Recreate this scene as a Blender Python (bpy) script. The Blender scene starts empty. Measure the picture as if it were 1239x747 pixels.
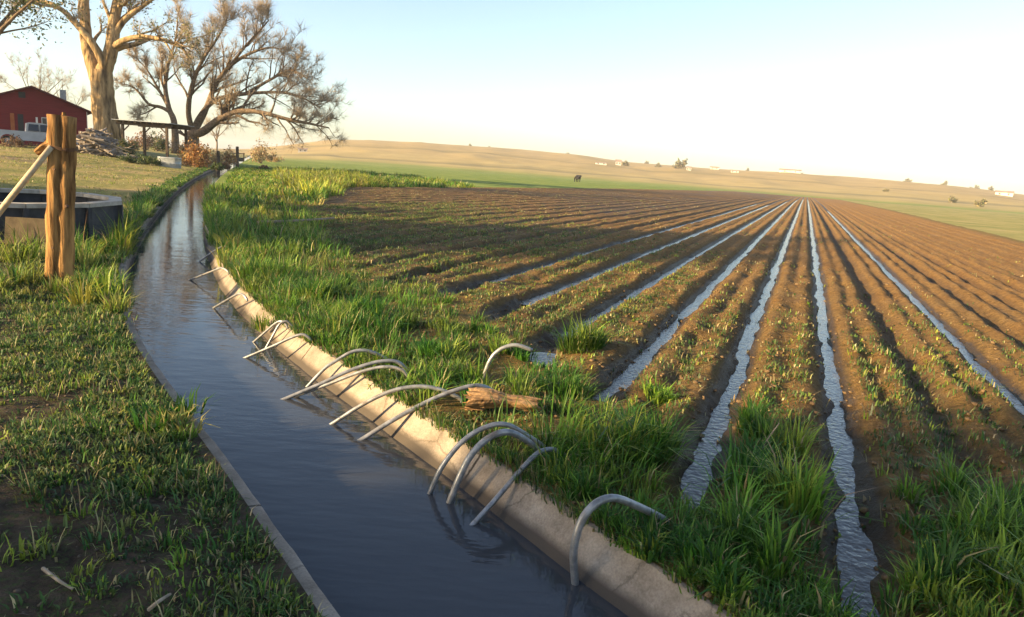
import bpy, bmesh, math, random
import numpy as np
from mathutils import Vector, Matrix
random.seed(7); rng = np.random.default_rng(7)
S = bpy.context.scene; C = S.collection
R = math.radians

# ------------------------------------------------------------------ camera
FPX, IW, IH = 860.0, 1239.0, 747.0
ROLL, PITCH, CH = R(4.14), R(11.1), 1.55
cam = bpy.data.cameras.new('camera'); co = bpy.data.objects.new('camera', cam); C.objects.link(co)
cam.lens = FPX / IW * 36.0; cam.sensor_width = 36.0; cam.sensor_fit = 'HORIZONTAL'
cam.clip_start = 0.05; cam.clip_end = 8000
co.matrix_world = Matrix.Translation((0, 0, CH)) @ Matrix.Rotation(R(90) - PITCH, 4, 'X') @ Matrix.Rotation(ROLL, 4, 'Z')
S.camera = co

# ------------------------------------------------------------------ light
SUN_AZ = 65.0      # direction the light travels, clockwise from +Y
SUN_EL = 16.0
w = bpy.data.worlds.new('World'); S.world = w; w.use_nodes = True
nt = w.node_tree; bg = nt.nodes['Background']
sky = nt.nodes.new('ShaderNodeTexSky'); sky.sky_type = 'NISHITA'; sky.sun_disc = False
sky.sun_elevation = R(SUN_EL); sky.sun_rotation = R(SUN_AZ + 180.0)
sky.altitude = 300; sky.air_density = 1.0; sky.dust_density = 1.5; sky.ozone_density = 1.2
hs = nt.nodes.new('ShaderNodeHueSaturation'); hs.inputs['Saturation'].default_value = 0.92; hs.inputs['Hue'].default_value = 0.504
nt.links.new(sky.outputs[0], hs.inputs['Color']); nt.links.new(hs.outputs[0], bg.inputs['Color']); bg.inputs['Strength'].default_value = 0.098
sl = bpy.data.lights.new('sun', 'SUN'); sl.energy = 5.0; sl.angle = R(0.6); sl.color = (1.0, 0.73, 0.38)
so = bpy.data.objects.new('sun', sl); C.objects.link(so)
ldir = Vector((math.sin(R(SUN_AZ)) * math.cos(R(SUN_EL)), math.cos(R(SUN_AZ)) * math.cos(R(SUN_EL)), -math.sin(R(SUN_EL))))
so.rotation_euler = ldir.to_track_quat('-Z', 'Y').to_euler(); so.location = (-40, -20, 30)
S.view_settings.view_transform = 'Standard'; S.view_settings.look = 'None'
S.view_settings.exposure = 1.65; S.view_settings.gamma = 1.0; S.view_settings.use_curve_mapping = False
S.render.engine = 'CYCLES'
S.cycles.max_bounces = 6

# ------------------------------------------------------------------ photo geometry helpers
CF = np.array([0, math.cos(PITCH), -math.sin(PITCH)]); CU = np.array([0, math.sin(PITCH), math.cos(PITCH)])
CAM = np.array([0, 0, CH])
def ray(px, py):
    dx = (px - IW / 2) / FPX; dy = -(py - IH / 2) / FPX
    x = dx * math.cos(ROLL) - dy * math.sin(ROLL); y = dx * math.sin(ROLL) + dy * math.cos(ROLL)
    return CF + np.array([1, 0, 0.]) * x + CU * y
def on_z(px, py, z=0.0):
    d = ray(px, py); return CAM + d * ((z - CH) / d[2])
def at(px, py, Y):
    d = ray(px, py); return CAM + d * (Y / d[1])
def on_plane(px, py, p0, n):
    d = ray(px, py); return CAM + d * (np.dot(p0 - CAM, n) / np.dot(d, n))

# ------------------------------------------------------------------ noise
def _h(ix, iy, s):
    n = (ix.astype(np.int64) * 374761393 + iy.astype(np.int64) * 668265263 + s * 2147483647) & 0xffffffff
    n = ((n ^ (n >> 13)) * 1274126177) & 0xffffffff
    n = n ^ (n >> 16)
    return (n & 0xffff) / 65535.0
def vnoise(x, y, s=0):
    x = np.asarray(x, float); y = np.asarray(y, float)
    ix = np.floor(x); iy = np.floor(y); fx = x - ix; fy = y - iy
    fx = fx * fx * (3 - 2 * fx); fy = fy * fy * (3 - 2 * fy)
    a = _h(ix, iy, s); b = _h(ix + 1, iy, s); c = _h(ix, iy + 1, s); d = _h(ix + 1, iy + 1, s)
    return (a + (b - a) * fx) * (1 - fy) + (c + (d - c) * fx) * fy - 0.5
def fbm(x, y, o=3, s=0):
    r = 0; a = 1.0
    for k in range(o):
        r = r + a * vnoise(x * 2 ** k, y * 2 ** k, s + k * 17); a *= 0.5
    return r
def smooth(t):
    t = np.clip(t, 0, 1); return t * t * (3 - 2 * t)

# ------------------------------------------------------------------ material helpers
def mat(name, base=(0.5, 0.5, 0.5), rough=0.8, spec=0.3, metal=0.0):
    m = bpy.data.materials.new(name); m.use_nodes = True
    b = m.node_tree.nodes['Principled BSDF']
    b.inputs['Base Color'].default_value = (*base, 1); b.inputs['Roughness'].default_value = rough
    b.inputs['Specular IOR Level'].default_value = spec; b.inputs['Metallic'].default_value = metal
    return m, m.node_tree, b
def node(t, kind, **kw):
    n = t.nodes.new(kind)
    for k, v in kw.items(): setattr(n, k, v)
    return n
def ramp(t, stops):
    r = node(t, 'ShaderNodeValToRGB'); e = r.color_ramp.elements
    while len(e) < len(stops): e.new(0.5)
    for i, (p, c) in enumerate(stops):
        e[i].position = p; e[i].color = (*c, 1) if len(c) == 3 else c
    return r
def noise_tex(t, scale, detail=6, rough=0.6, coords=None, stretch=None):
    n = node(t, 'ShaderNodeTexNoise'); n.inputs['Scale'].default_value = scale
    n.inputs['Detail'].default_value = detail; n.inputs['Roughness'].default_value = rough
    g = node(t, 'ShaderNodeNewGeometry') if coords is None else None
    src = g.outputs['Position'] if coords is None else coords
    if stretch:
        mp = node(t, 'ShaderNodeMapping'); mp.inputs['Scale'].default_value = stretch
        t.links.new(src, mp.inputs['Vector']); src = mp.outputs['Vector']
    t.links.new(src, n.inputs['Vector']); return n
def mixc(t, a, b, f, mode='MIX'):
    m = node(t, 'ShaderNodeMix', data_type='RGBA', blend_type=mode)
    for s, v in ((m.inputs[0], f), (m.inputs[6], a), (m.inputs[7], b)):
        if isinstance(v, (int, float)): s.default_value = v
        elif isinstance(v, tuple): s.default_value = (*v, 1)
        else: t.links.new(v, s)
    return m.outputs[2]
def bump(t, b, h, strength=0.5, dist=0.02):
    n = node(t, 'ShaderNodeBump'); n.inputs['Strength'].default_value = strength; n.inputs['Distance'].default_value = dist
    t.links.new(h, n.inputs['Height']); t.links.new(n.outputs[0], b.inputs['Normal'])
def noisy(name, c1, c2, scale=8, rough=0.85, bs=0.4, bd=0.02, spec=0.2, metal=0.0, stretch=None, obj=False, p=(0.35, 0.65)):
    m, t, b = mat(name, c1, rough, spec, metal)
    crd = node(t, 'ShaderNodeTexCoord').outputs['Object'] if obj else None
    n = noise_tex(t, scale, coords=crd, stretch=stretch)
    r = ramp(t, [(p[0], c1), (p[1], c2)]); t.links.new(n.outputs[0], r.inputs[0])
    t.links.new(r.outputs[0], b.inputs['Base Color'])
    if bs: bump(t, b, n.outputs[0], bs, bd)
    return m

# ------------------------------------------------------------------ object helpers
def link(name, me, m=None, parent=None):
    o = bpy.data.objects.new(name, me); C.objects.link(o)
    if m is not None and me is not None and not me.materials: me.materials.append(m)
    if parent is not None: o.parent = parent
    return o
def tag(o, label=None, cat=None, group=None, kind=None):
    if label: o['label'] = label
    if cat: o['category'] = cat
    if group: o['group'] = group
    if kind: o['kind'] = kind
    return o
def thing(name, label, cat, loc=(0, 0, 0), rz=0, group=None):
    o = bpy.data.objects.new(name, None); C.objects.link(o); o.empty_display_size = 0.2
    o.location = loc; o.rotation_euler = (0, 0, rz)
    return tag(o, label, cat, group)
def np_mesh(name, V, tris=None, quads=None, smooth_=False, attrs=None):
    me = bpy.data.meshes.new(name); V = np.asarray(V, np.float32)
    nt_ = 0 if tris is None else len(tris); nq = 0 if quads is None else len(quads)
    loops = []; 
    if nq: loops.append(np.asarray(quads, np.int32).ravel())
    if nt_: loops.append(np.asarray(tris, np.int32).ravel())
    loops = np.concatenate(loops)
    starts = np.concatenate([np.arange(nq) * 4, nq * 4 + np.arange(nt_) * 3]).astype(np.int32)
    me.vertices.add(len(V)); me.vertices.foreach_set('co', V.ravel())
    me.loops.add(len(loops)); me.loops.foreach_set('vertex_index', loops)
    me.polygons.add(nq + nt_); me.polygons.foreach_set('loop_start', starts)
    if smooth_: me.polygons.foreach_set('use_smooth', np.ones(nq + nt_, bool))
    if attrs:
        for k, a in attrs.items():
            a = np.asarray(a, np.float32)
            if a.ndim == 1:
                at_ = me.attributes.new(k, 'FLOAT', 'POINT'); at_.data.foreach_set('value', a)
            else:
                if a.shape[1] == 3: a = np.concatenate([a, np.ones((len(a), 1), np.float32)], 1)
                at_ = me.attributes.new(k, 'FLOAT_COLOR', 'POINT'); at_.data.foreach_set('color', a.ravel())
    me.update(calc_edges=True); me.validate(); return me
def grid_mesh(name, X, Y, Z, attrs=None, flip=False):
    n, m = X.shape; V = np.stack([X, Y, Z], -1).reshape(-1, 3)
    i = np.arange(n * m).reshape(n, m)
    q = np.stack([i[:-1, :-1], i[1:, :-1], i[1:, 1:], i[:-1, 1:]], -1).reshape(-1, 4)
    if flip: q = q[:, ::-1]
    return np_mesh(name, V, None, q, True, {k: a.reshape(n * m, -1).squeeze() for k, a in (attrs or {}).items()})
class MB:                                          # collects simple solids into one mesh
    def __init__(s): s.v = []; s.f = []
    def add(s, V, F):
        b = len(s.v); s.v += [tuple(map(float, p)) for p in V]; s.f += [tuple(i + b for i in f) for f in F]; return s
    def box(s, lo, hi, M=None):
        x0, y0, z0 = lo; x1, y1, z1 = hi
        V = [(x0, y0, z0), (x1, y0, z0), (x1, y1, z0), (x0, y1, z0), (x0, y0, z1), (x1, y0, z1), (x1, y1, z1), (x0, y1, z1)]
        if M is not None: V = [tuple(M @ Vector(p)) for p in V]
        return s.add(V, [(0, 3, 2, 1), (4, 5, 6, 7), (0, 1, 5, 4), (1, 2, 6, 5), (2, 3, 7, 6), (3, 0, 4, 7)])
    def tube(s, pts, rad, n=8, cap=True, jit=0.0):
        pts = [Vector(p) for p in pts]
        if not hasattr(rad, '__len__'): rad = [rad] * len(pts)
        V = []; up = Vector((0.13, 0.21, 0.97)); prev = None
        for i, p in enumerate(pts):
            t = (pts[min(i + 1, len(pts) - 1)] - pts[max(i - 1, 0)])
            t = t.normalized() if t.length > 1e-9 else Vector((0, 0, 1))
            if prev is None:
                a = t.cross(up); a = a if a.length > 0.05 else t.cross(Vector((1, 0, 0)))
            else: a = prev - t * prev.dot(t)
            a.normalize(); prev = a; b = t.cross(a)
            for k in range(n):
                ang = 2 * math.pi * k / n; r = rad[i] * (1 + (random.uniform(-jit, jit) if jit else 0))
                V.append(p + a * (math.cos(ang) * r) + b * (math.sin(ang) * r))
        F = []
        for i in range(len(pts) - 1):
            for k in range(n):
                k2 = (k + 1) % n; F.append((i * n + k, i * n + k2, (i + 1) * n + k2, (i + 1) * n + k))
        if cap:
            F.append(tuple(range(n))[::-1]); F.append(tuple((len(pts) - 1) * n + k for k in range(n)))
        return s.add(V, F)
    def mesh(s, name, smooth_=False):
        me = bpy.data.meshes.new(name); me.from_pydata(s.v, [], s.f); me.update()
        bm = bmesh.new(); bm.from_mesh(me); bmesh.ops.recalc_face_normals(bm, faces=bm.faces); bm.to_mesh(me); bm.free()
        if smooth_: me.polygons.foreach_set('use_smooth', np.ones(len(me.polygons), bool))
        return me
    def build(s, name, m, parent=None, smooth_=False): return link(name, s.mesh(name, smooth_), m, parent)
def spline(pts, n=6):
    P = [np.array(p, float) for p in pts]; P = [2 * P[0] - P[1]] + P + [2 * P[-1] - P[-2]]; out = []
    for i in range(1, len(P) - 2):
        for k in range(n):
            t = k / n; a, b, c, d = P[i - 1:i + 3]
            out.append(0.5 * ((2 * b) + (c - a) * t + (2 * a - 5 * b + 4 * c - d) * t * t + (3 * b - a - 3 * c + d) * t ** 3))
    out.append(P[-2]); return out

# ================================================================== THE SETTING
# ---- the course of the ditch
WATER = -0.20; HW = 0.53
D0 = np.array(spline([(-.66 + .587 * 95, 3.4 - .81 * 95), (-.66 + .587 * 30, 3.4 - .81 * 30), (-.66 + .587 * 6, 3.4 - .81 * 6), (-.66 + .587 * 2.5, 3.4 - .81 * 2.5),
      (-.66, 3.4), (-2.84, 6.4), (-4.80, 9.85), (-8.05, 16.9), (-14.0, 31.2), (-21.6, 51.4), (-38, 97), (-67, 178), (-100, 270)], 14))
seg = np.linalg.norm(np.diff(D0, axis=0), axis=1); ss = np.concatenate([[0], np.cumsum(seg)])
i0 = np.argmin(np.hypot(D0[:, 0] + .66, D0[:, 1] - 3.4)); ss -= ss[i0]
def ditch(s):
    x = np.interp(s, ss, D0[:, 0]); y = np.interp(s, ss, D0[:, 1])
    e = 0.25; tx = np.interp(s + e, ss, D0[:, 0]) - np.interp(s - e, ss, D0[:, 0]); ty = np.interp(s + e, ss, D0[:, 1]) - np.interp(s - e, ss, D0[:, 1])
    l = np.hypot(tx, ty); return x, y, tx / l, ty / l
def off(s, d):                                      # d > 0 to the right
    x, y, tx, ty = ditch(s); return x + ty * d, y - tx * d
sd = np.arange(-95, 260, 0.5); dx_, dy_ = off(sd, 0)
def dist_ditch(x, y):                               # signed distance, right positive
    x = np.asarray(x, float); y = np.asarray(y, float); sh = x.shape; x = x.ravel(); y = y.ravel()
    out = np.empty(len(x)); sm = np.empty(len(x))
    for k in range(0, len(x), 20000):
        xx = x[k:k + 20000, None]; yy = y[k:k + 20000, None]
        j = np.argmin((xx - dx_) ** 2 + (yy - dy_) ** 2, 1)
        cx, cy, tx, ty = ditch(sd[j]); ax = x[k:k + 20000] - cx; ay = y[k:k + 20000] - cy
        out[k:k + 20000] = ax * ty - ay * tx; sm[k:k + 20000] = sd[j] + ax * tx + ay * ty
    return out.reshape(sh), sm.reshape(sh)
LEFT_TOP, RIGHT_TOP = HW + 0.105, HW + 0.14          # where the soil meets the lining

# ---- row coordinates
AZ = R(21.5); ca, sa = math.cos(AZ), math.sin(AZ)
def uv(x, y): return x * ca - y * sa, x * sa + y * ca
def xy(u, v): return u * ca + v * sa, -u * sa + v * ca
rx, ry = off(np.arange(-92, 255, .25), RIGHT_TOP); ru, rv = uv(rx, ry)
o_ = np.argsort(ru); ru = ru[o_]; rv = rv[o_]
def v_start(u): return np.interp(u, ru, rv)
FUR = [-4.0, -3.0, -2.07, -1.19, -.36, .43, 1.15, 1.87]
FUR = [-4.0 - .95 * k for k in range(19, 0, -1)] + FUR + [1.87 + .73 * k for k in range(1, 10)]
FUR = np.array(FUR); U0, U1 = -22.4, 8.9
WET = {-4.0: (-.38, 10.2), -3.0: (.21, 8.9), -2.07: (.70, 7.4), -1.19: (.78, 5.1), -.36: (.98, 3.45), .43: (1.5, 2.55), 1.87: (3.6, 4.2)}
hu = [-22, -14, -8, -5]; ht = [9, 4.2, 2.6, 2.2]
for k_, (hx, hy) in WET.items():
    a, b = uv(hx, hy); hu.append(k_); ht.append(float(b - v_start(np.array([k_]))[0]) * (.62 if k_ < -1.5 else 1.0))
hu += [4, 9]; ht += [0.8, 0.8]
def headland(u): return np.interp(u, hu, ht)
def field_mask(u, t):
    return smooth((t - headland(u) + 0.35) / 0.9) * smooth((u - U0) / .6 + .3) * smooth((U1 - u) / .5 + .2)
def furrow_z(u, v):
    uw = u + 0.035 * vnoise(v * .5, u * .3, 5) + .02 * vnoise(v * 1.7, u * .8, 9)
    idx = np.clip(np.searchsorted(FUR, uw), 1, len(FUR) - 1); l = FUR[idx - 1]; r = FUR[idx]
    du = np.minimum(uw - l, r - uw); mid = (l + r) / 2
    t = v - v_start(u); pond = 1 + 1.1 * np.exp(-np.clip(t - headland(u), 0, None) / .7)
    z = -.10 * np.exp(-(du / (.105 * pond)) ** 2) + .025 * smooth(du / .3) + .016 * np.exp(-((du - .22) / .07) ** 2)
    z += -.045 * np.exp(-((uw - mid) / .07) ** 2) * (0.6 + .8 * vnoise(v * .4, mid * 3, 3))
    return z
PUD = on_z(660, 433, -.03)
def right_z(x, y, u=None, v=None):
    if u is None: u, v = uv(x, y)
    t = v - v_start(u); m = field_mask(u, t)
    fade = 1 - .5 * smooth((v - 40) / 120)
    z = m * furrow_z(u, v) * fade
    near = 1 - smooth((v - 12) / 40)
    z = z + (0.05 * fbm(x * 1.3, y * 1.3, 3, 2) + .02 * fbm(x * 7, y * 7, 2, 8) * near) * (1 - .55 * m) + m * near * (.026 * fbm(x * 8, y * 8, 3, 4) + .034 * fbm(u * 8, v * 2.2, 3, 6) + .035 * fbm(x * 2.5, y * 2.5, 2, 14))
    z = z * smooth(t / .25 + .12) - .015
    for k_, (hx, hy) in WET.items():                       # the running streams have cut a narrow channel
        vh = hx * sa + hy * ca; sel_ = (np.abs(u - k_) < .5) & (v > vh - .8)
        if not np.any(sel_): continue
        us_, vs_ = u[sel_], v[sel_]; uw = us_ + .035 * vnoise(vs_ * .5, us_ * .3, 5) + .02 * vnoise(vs_ * 1.7, us_ * .8, 9) + .06 * vnoise(vs_ * 2.2, vs_ * 0 + k_, 19) + .03 * vnoise(vs_ * 6, vs_ * 0 + k_, 20)
        wd = np.clip(.036 + .045 * vnoise(vs_ * 1.9, vs_ * 0 + k_ * 3, 29) + .035 * vnoise(vs_ * 5.5, us_ * 4, 39), .012, 1) + .05 * np.exp(-np.clip(vs_ - vh, 0, None) / .8)
        z[sel_] -= (.034 + .03 * np.exp(-np.clip(vs_ - vh, 0, None) / .8)) * np.exp(-((uw - k_) / wd) ** 4) * smooth((vs_ - vh + .3) / .25) * (1 - smooth((vs_ - 30) / 40))
    z = z - .07 * np.exp(-(((x - PUD[0]) / .17) ** 2 + ((y - PUD[1]) / .3) ** 2))
    z = z - .0035 * np.clip(v - 90, 0, None)
    return z
def left_z(x, y, d=None):
    if d is None: d, _ = dist_ditch(x, y)
    d = -d
    z = .52 * smooth((y - 12) / 42) * smooth((d - 1.0) / 9) + .04 * smooth((d - .6) / 1.2)
    z = z + (.07 * fbm(x * .9, y * .9, 3, 21) + .025 * fbm(x * 5, y * 5, 2, 31)) * smooth((d - .6) / .5)
    return z - .02
def ground_z(x, y):
    d, _ = dist_ditch(np.array([x]), np.array([y]))
    return float(right_z(np.array([x]), np.array([y]))[0] if d[0] > 0 else left_z(np.array([x]), np.array([y]), d)[0])

# ---- soil and meadow materials
def soil_material():
    m, t, b = mat('soil', (.12, .08, .05), .9, .15)
    at_ = node(t, 'ShaderNodeAttribute', attribute_name='wet')
    gr = node(t, 'ShaderNodeAttribute', attribute_name='green')
    n = noise_tex(t, 14, 8, .7); n2 = noise_tex(t, 1.1, 4, .6); n3 = noise_tex(t, 60, 4, .7)
    r = ramp(t, [(.3, (.12, .074, .035)), (.5, (.29, .185, .078)), (.72, (.45, .31, .13))]); t.links.new(n.outputs[0], r.inputs[0])
    c = mixc(t, r.outputs[0], (.34, .24, .12), n2.outputs[0], 'OVERLAY')
    wetm = node(t, 'ShaderNodeMath', operation='MULTIPLY'); t.links.new(at_.outputs['Fac'], wetm.inputs[0]); wetm.inputs[1].default_value = .85
    c = mixc(t, c, (.035, .024, .017), wetm.outputs[0])
    gm = ramp(t, [(.42, (0, 0, 0)), (.62, (1, 1, 1))]); t.links.new(n3.outputs[0], gm.inputs[0])
    gm2 = node(t, 'ShaderNodeMath', operation='MULTIPLY'); t.links.new(gm.outputs[0], gm2.inputs[0]); t.links.new(gr.outputs['Fac'], gm2.inputs[1])
    c = mixc(t, c, (.075, .11, .025), gm2.outputs[0])
    t.links.new(c, b.inputs['Base Color'])
    rr = node(t, 'ShaderNodeMapRange'); rr.inputs[3].default_value = .95; rr.inputs[4].default_value = .45; t.links.new(at_.outputs['Fac'], rr.inputs[0]); t.links.new(rr.outputs[0], b.inputs['Roughness'])
    ad = node(t, 'ShaderNodeMath', operation='ADD'); t.links.new(n.outputs[0], ad.inputs[0])
    ms = node(t, 'ShaderNodeMath', operation='MULTIPLY'); t.links.new(n3.outputs[0], ms.inputs[0]); ms.inputs[1].default_value = .4; t.links.new(ms.outputs[0], ad.inputs[1])
    bump(t, b, ad.outputs[0], 1.0, .09); return m
def meadow_material(name, cols, strip=None):
    m, t, b = mat(name, cols[0], .95, .1)
    n = noise_tex(t, .22, 6, .65); n2 = noise_tex(t, 6, 6, .7)
    r = ramp(t, [(.32, cols[0]), (.5, cols[1]), (.66, cols[2])]); t.links.new(n.outputs[0], r.inputs[0])
    c = mixc(t, r.outputs[0], (.5, .5, .5), .45, 'MIX')
    c = mixc(t, r.outputs[0], n2.outputs[0], .35, 'OVERLAY')
    if strip: c = strip(t, c)
    t.links.new(c, b.inputs['Base Color']); bump(t, b, n2.outputs[0], .8, .08); return m
M = {}
M['soil'] = soil_material()
M['green'] = meadow_material('green_meadow', [(.10, .16, .03), (.17, .22, .045), (.24, .26, .07)])
M['dry'] = meadow_material('dry_meadow', [(.17, .18, .05), (.28, .25, .085), (.36, .29, .12)])

# ---- right hand sheets: ploughed field between two meadows, all starting at the ditch
tt = np.concatenate([[0], np.cumsum(0.02 * 1.0195 ** np.arange(272))]); tt = tt * (230 / tt[-1])
def right_sheet(name, us, m, kind_label):
    Ug = np.repeat(us[:, None], len(tt), 1); Vg = v_start(Ug) + tt[None, :]
    X, Y = xy(Ug, Vg); Z = right_z(X, Y, Ug, Vg); T = tt[None, :] + 0 * Ug
    fm = field_mask(Ug, T); fz = furrow_z(Ug, Vg)
    wet = np.clip(fm * smooth((.008 - fz) / .05), 0, 1)
    for k_ in FUR:                                          # dry furrows only hold damp soil
        if k_ not in WET:
            s_ = np.abs(Ug - k_) < .3; wet[s_] *= .45
    wet = np.clip(wet + fm * (.42 * smooth((-2.5 - Ug) / 5) * (.75 + vnoise(X * .25, Y * .12, 55)) + .25 * np.clip(1 - (T - headland(Ug)) / 4, 0, 1)), 0, 1)
    green = np.clip((1 - fm) * 1.0 + .55 * np.clip(1 - T / 16, 0, 1) * fm * (vnoise(X * 1.2, Y * 1.2, 77) + .75), 0, 1)
    green = np.where(wet > .75, green * .3, green)
    o = link(name, grid_mesh(name, X, Y, Z, {'wet': wet, 'green': green}, flip=False), m); o['kind'] = 'structure'; o['label'] = kind_label; return o
us_f = np.unique(np.round(np.concatenate([np.arange(U0 - .5, -7, .1), np.arange(-7, 4.5, .035), np.arange(4.5, U1 + .51, .08)]), 4))
right_sheet('ploughed_field', us_f, M['soil'], 'brown ploughed field with long irrigation furrows')
right_sheet('meadow', np.concatenate([np.linspace(us_f[-1], 20, 40), np.linspace(21, 72, 30)]), M['dry'], 'yellow green meadow at the right edge of the field')
right_sheet('meadow', np.concatenate([np.linspace(-110, -41, 40), np.linspace(-40, us_f[0], 90)]), M['green'], 'bright green meadow beyond the far side of the field')

# ---- left bank and farmyard lawn
def lawn_material():
    m, t, b = mat('lawn', (.1, .12, .04), .95, .1)
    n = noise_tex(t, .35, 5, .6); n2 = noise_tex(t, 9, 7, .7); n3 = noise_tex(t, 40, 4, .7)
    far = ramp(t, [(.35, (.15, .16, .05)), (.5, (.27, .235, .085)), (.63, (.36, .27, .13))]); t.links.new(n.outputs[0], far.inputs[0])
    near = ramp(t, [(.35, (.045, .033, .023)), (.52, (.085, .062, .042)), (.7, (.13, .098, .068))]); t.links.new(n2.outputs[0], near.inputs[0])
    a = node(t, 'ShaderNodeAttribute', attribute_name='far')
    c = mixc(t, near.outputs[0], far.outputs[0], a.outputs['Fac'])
    p = node(t, 'ShaderNodeAttribute', attribute_name='path')
    c = mixc(t, c, (.25, .17, .13), p.outputs['Fac'])
    gm = ramp(t, [(.5, (0, 0, 0)), (.66, (.8, .8, .8))]); t.links.new(n3.outputs[0], gm.inputs[0])
    c = mixc(t, c, (.065, .10, .028), gm.outputs[0])
    t.links.new(c, b.inputs['Base Color']); bump(t, b, n2.outputs[0], 1.0, .09); return m
sL = np.concatenate([np.arange(-90, -8, 2.0), np.arange(-8, 12, .08), 12 + np.cumsum(.09 * 1.02 ** np.arange(195))]); sL = sL[sL < 230]
dL = np.concatenate([np.arange(LEFT_TOP, 4.5, .06), 4.5 + np.cumsum(.07 * 1.045 ** np.arange(104))])
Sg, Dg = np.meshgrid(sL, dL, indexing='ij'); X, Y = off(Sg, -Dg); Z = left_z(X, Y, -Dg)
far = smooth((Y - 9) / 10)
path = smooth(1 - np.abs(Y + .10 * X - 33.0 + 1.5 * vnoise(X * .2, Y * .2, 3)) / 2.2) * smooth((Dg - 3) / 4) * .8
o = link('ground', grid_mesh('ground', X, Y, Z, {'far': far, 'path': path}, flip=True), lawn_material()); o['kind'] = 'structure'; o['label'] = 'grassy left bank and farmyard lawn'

# ---- distant land: gentle plain that rises into low dry hills
SKY = [(-60, 168), (200, 178), (300, 181), (340, 177), (400, 170), (450, 171), (500, 173), (600, 180), (700, 189), (760, 197), (850, 204), (950, 210), (1050, 217), (1150, 226), (1233, 236), (1300, 243)]
saz = []; sel = []
for p in SKY:
    d = ray(*p); saz.append(math.degrees(math.atan2(d[0], d[1]))); sel.append(d[2] / math.hypot(d[0], d[1]))
saz = [-180, -90] + saz + [90, 180]; sel = [.012, .012] + sel + [.012, .012]
azs = np.concatenate([np.arange(-180, -50, 3.0), np.arange(-50, 50, .35), np.arange(50, 180.1, 3.0)])
rs = np.concatenate([[35, 60, 90, 120], np.linspace(140, 1000, 110), np.geomspace(1030, 2200, 14)])
A, Rr = np.meshgrid(azs, rs, indexing='ij')
EL = np.interp(A, saz, sel); RID = 780.0
prof = smooth((Rr - 185) / (RID - 185)) ** 1.0
Zh = -1.35 + (EL * RID + CH + 1.35) * prof
Zh = np.where(Rr > RID, Zh - (Rr - RID) * .01, Zh) + smooth((Rr - 200) / 300) * 2.2 * fbm(A * .25, Rr * .012, 3, 41) * (1 - .8 * smooth((Rr - 600) / 150) )
X = Rr * np.sin(np.radians(A)); Y = Rr * np.cos(np.radians(A))
def hill_strips(t, c):
    g = node(t, 'ShaderNodeNewGeometry'); ln = node(t, 'ShaderNodeVectorMath', operation='LENGTH')
    ml = node(t, 'ShaderNodeVectorMath', operation='MULTIPLY'); ml.inputs[1].default_value = (1, 1, 0); t.links.new(g.outputs['Position'], ml.inputs[0]); t.links.new(ml.outputs[0], ln.inputs[0])
    nz = noise_tex(t, .012, 3, .5); ad = node(t, 'ShaderNodeMath', operation='MULTIPLY_ADD'); t.links.new(nz.outputs[0], ad.inputs[0]); ad.inputs[1].default_value = 90; t.links.new(ln.outputs['Value'], ad.inputs[2])
    mr = node(t, 'ShaderNodeMapRange'); mr.inputs[1].default_value = 150; mr.inputs[2].default_value = 950; t.links.new(ad.outputs[0], mr.inputs[0])
    r = ramp(t, [(0, (.13, .19, .04)), (.20, (.17, .22, .045)), (.23, (.30, .26, .09)), (.26, (.34, .27, .12)), (.275, (.17, .15, .07)), (.30, (.36, .28, .12)), (.44, (.33, .24, .105)), (.45, (.18, .15, .06)), (.475, (.33, .24, .105)), (1, (.34, .235, .11))])
    t.links.new(mr.outputs[0], r.inputs[0]); sc = noise_tex(t, .045, 6, .75); r2 = ramp(t, [(.3, (.36, .36, .30)), (.62, (.58, .56, .52))]); t.links.new(sc.outputs[0], r2.inputs[0]); return mixc(t, mixc(t, c, r.outputs[0], .85), r2.outputs[0], .7, 'OVERLAY')
M['hill'] = meadow_material('hill_grass', [(.24, .19, .08), (.31, .23, .10), (.37, .27, .13)], hill_strips)
o = link('hills', grid_mesh('hills', X, Y, Zh, flip=True), M['hill']); o['kind'] = 'structure'; o['label'] = 'low dry golden hills along the horizon'
def hill_z(x, y):
    r = math.hypot(x, y); a = math.degrees(math.atan2(x, y)); j = np.argmin(np.abs(azs - a)); return float(np.interp(r, rs, Zh[j]))

# ---- water
def water_material(name, base, rscale, strength, stretch, dist=.02, rough=.04):
    m, t, b = mat(name, base, rough, .5); b.inputs['IOR'].default_value = 1.33
    n = noise_tex(t, rscale, 3, .5, stretch=stretch); n2 = noise_tex(t, rscale * .28, 2, .5, stretch=stretch)
    a = node(t, 'ShaderNodeMath', operation='ADD'); t.links.new(n.outputs[0], a.inputs[0]); t.links.new(n2.outputs[0], a.inputs[1])
    bump(t, b, a.outputs[0], strength, dist); return m
M['water'] = water_material('ditch_water', (.045, .048, .054), 7, .16, (.5, 1.5, 1), .02, .03)
M['fwater'] = water_material('furrow_water', (.06, .05, .04), 24, .55, (1, 1, 1), .012, .07)
sw = np.concatenate([np.arange(-90, -6, 3.0), np.arange(-6, 30, .4), np.arange(30, 255, 3.0)])
Sg, Dg = np.meshgrid(sw, np.linspace(-HW - .12, HW + .12, 7), indexing='ij'); X, Y = off(Sg, Dg)
o = link('ditch_water', grid_mesh('ditch_water', X, Y, X * 0 + WATER, flip=False), M['water']); o['kind'] = 'structure'; o['label'] = 'slate blue rippled water filling the concrete ditch'
LEN = {-4.0: 60, -3.0: 60, -2.07: 90, -1.19: 120, -.36: 150, .43: 150, 1.87: 60}
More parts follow.
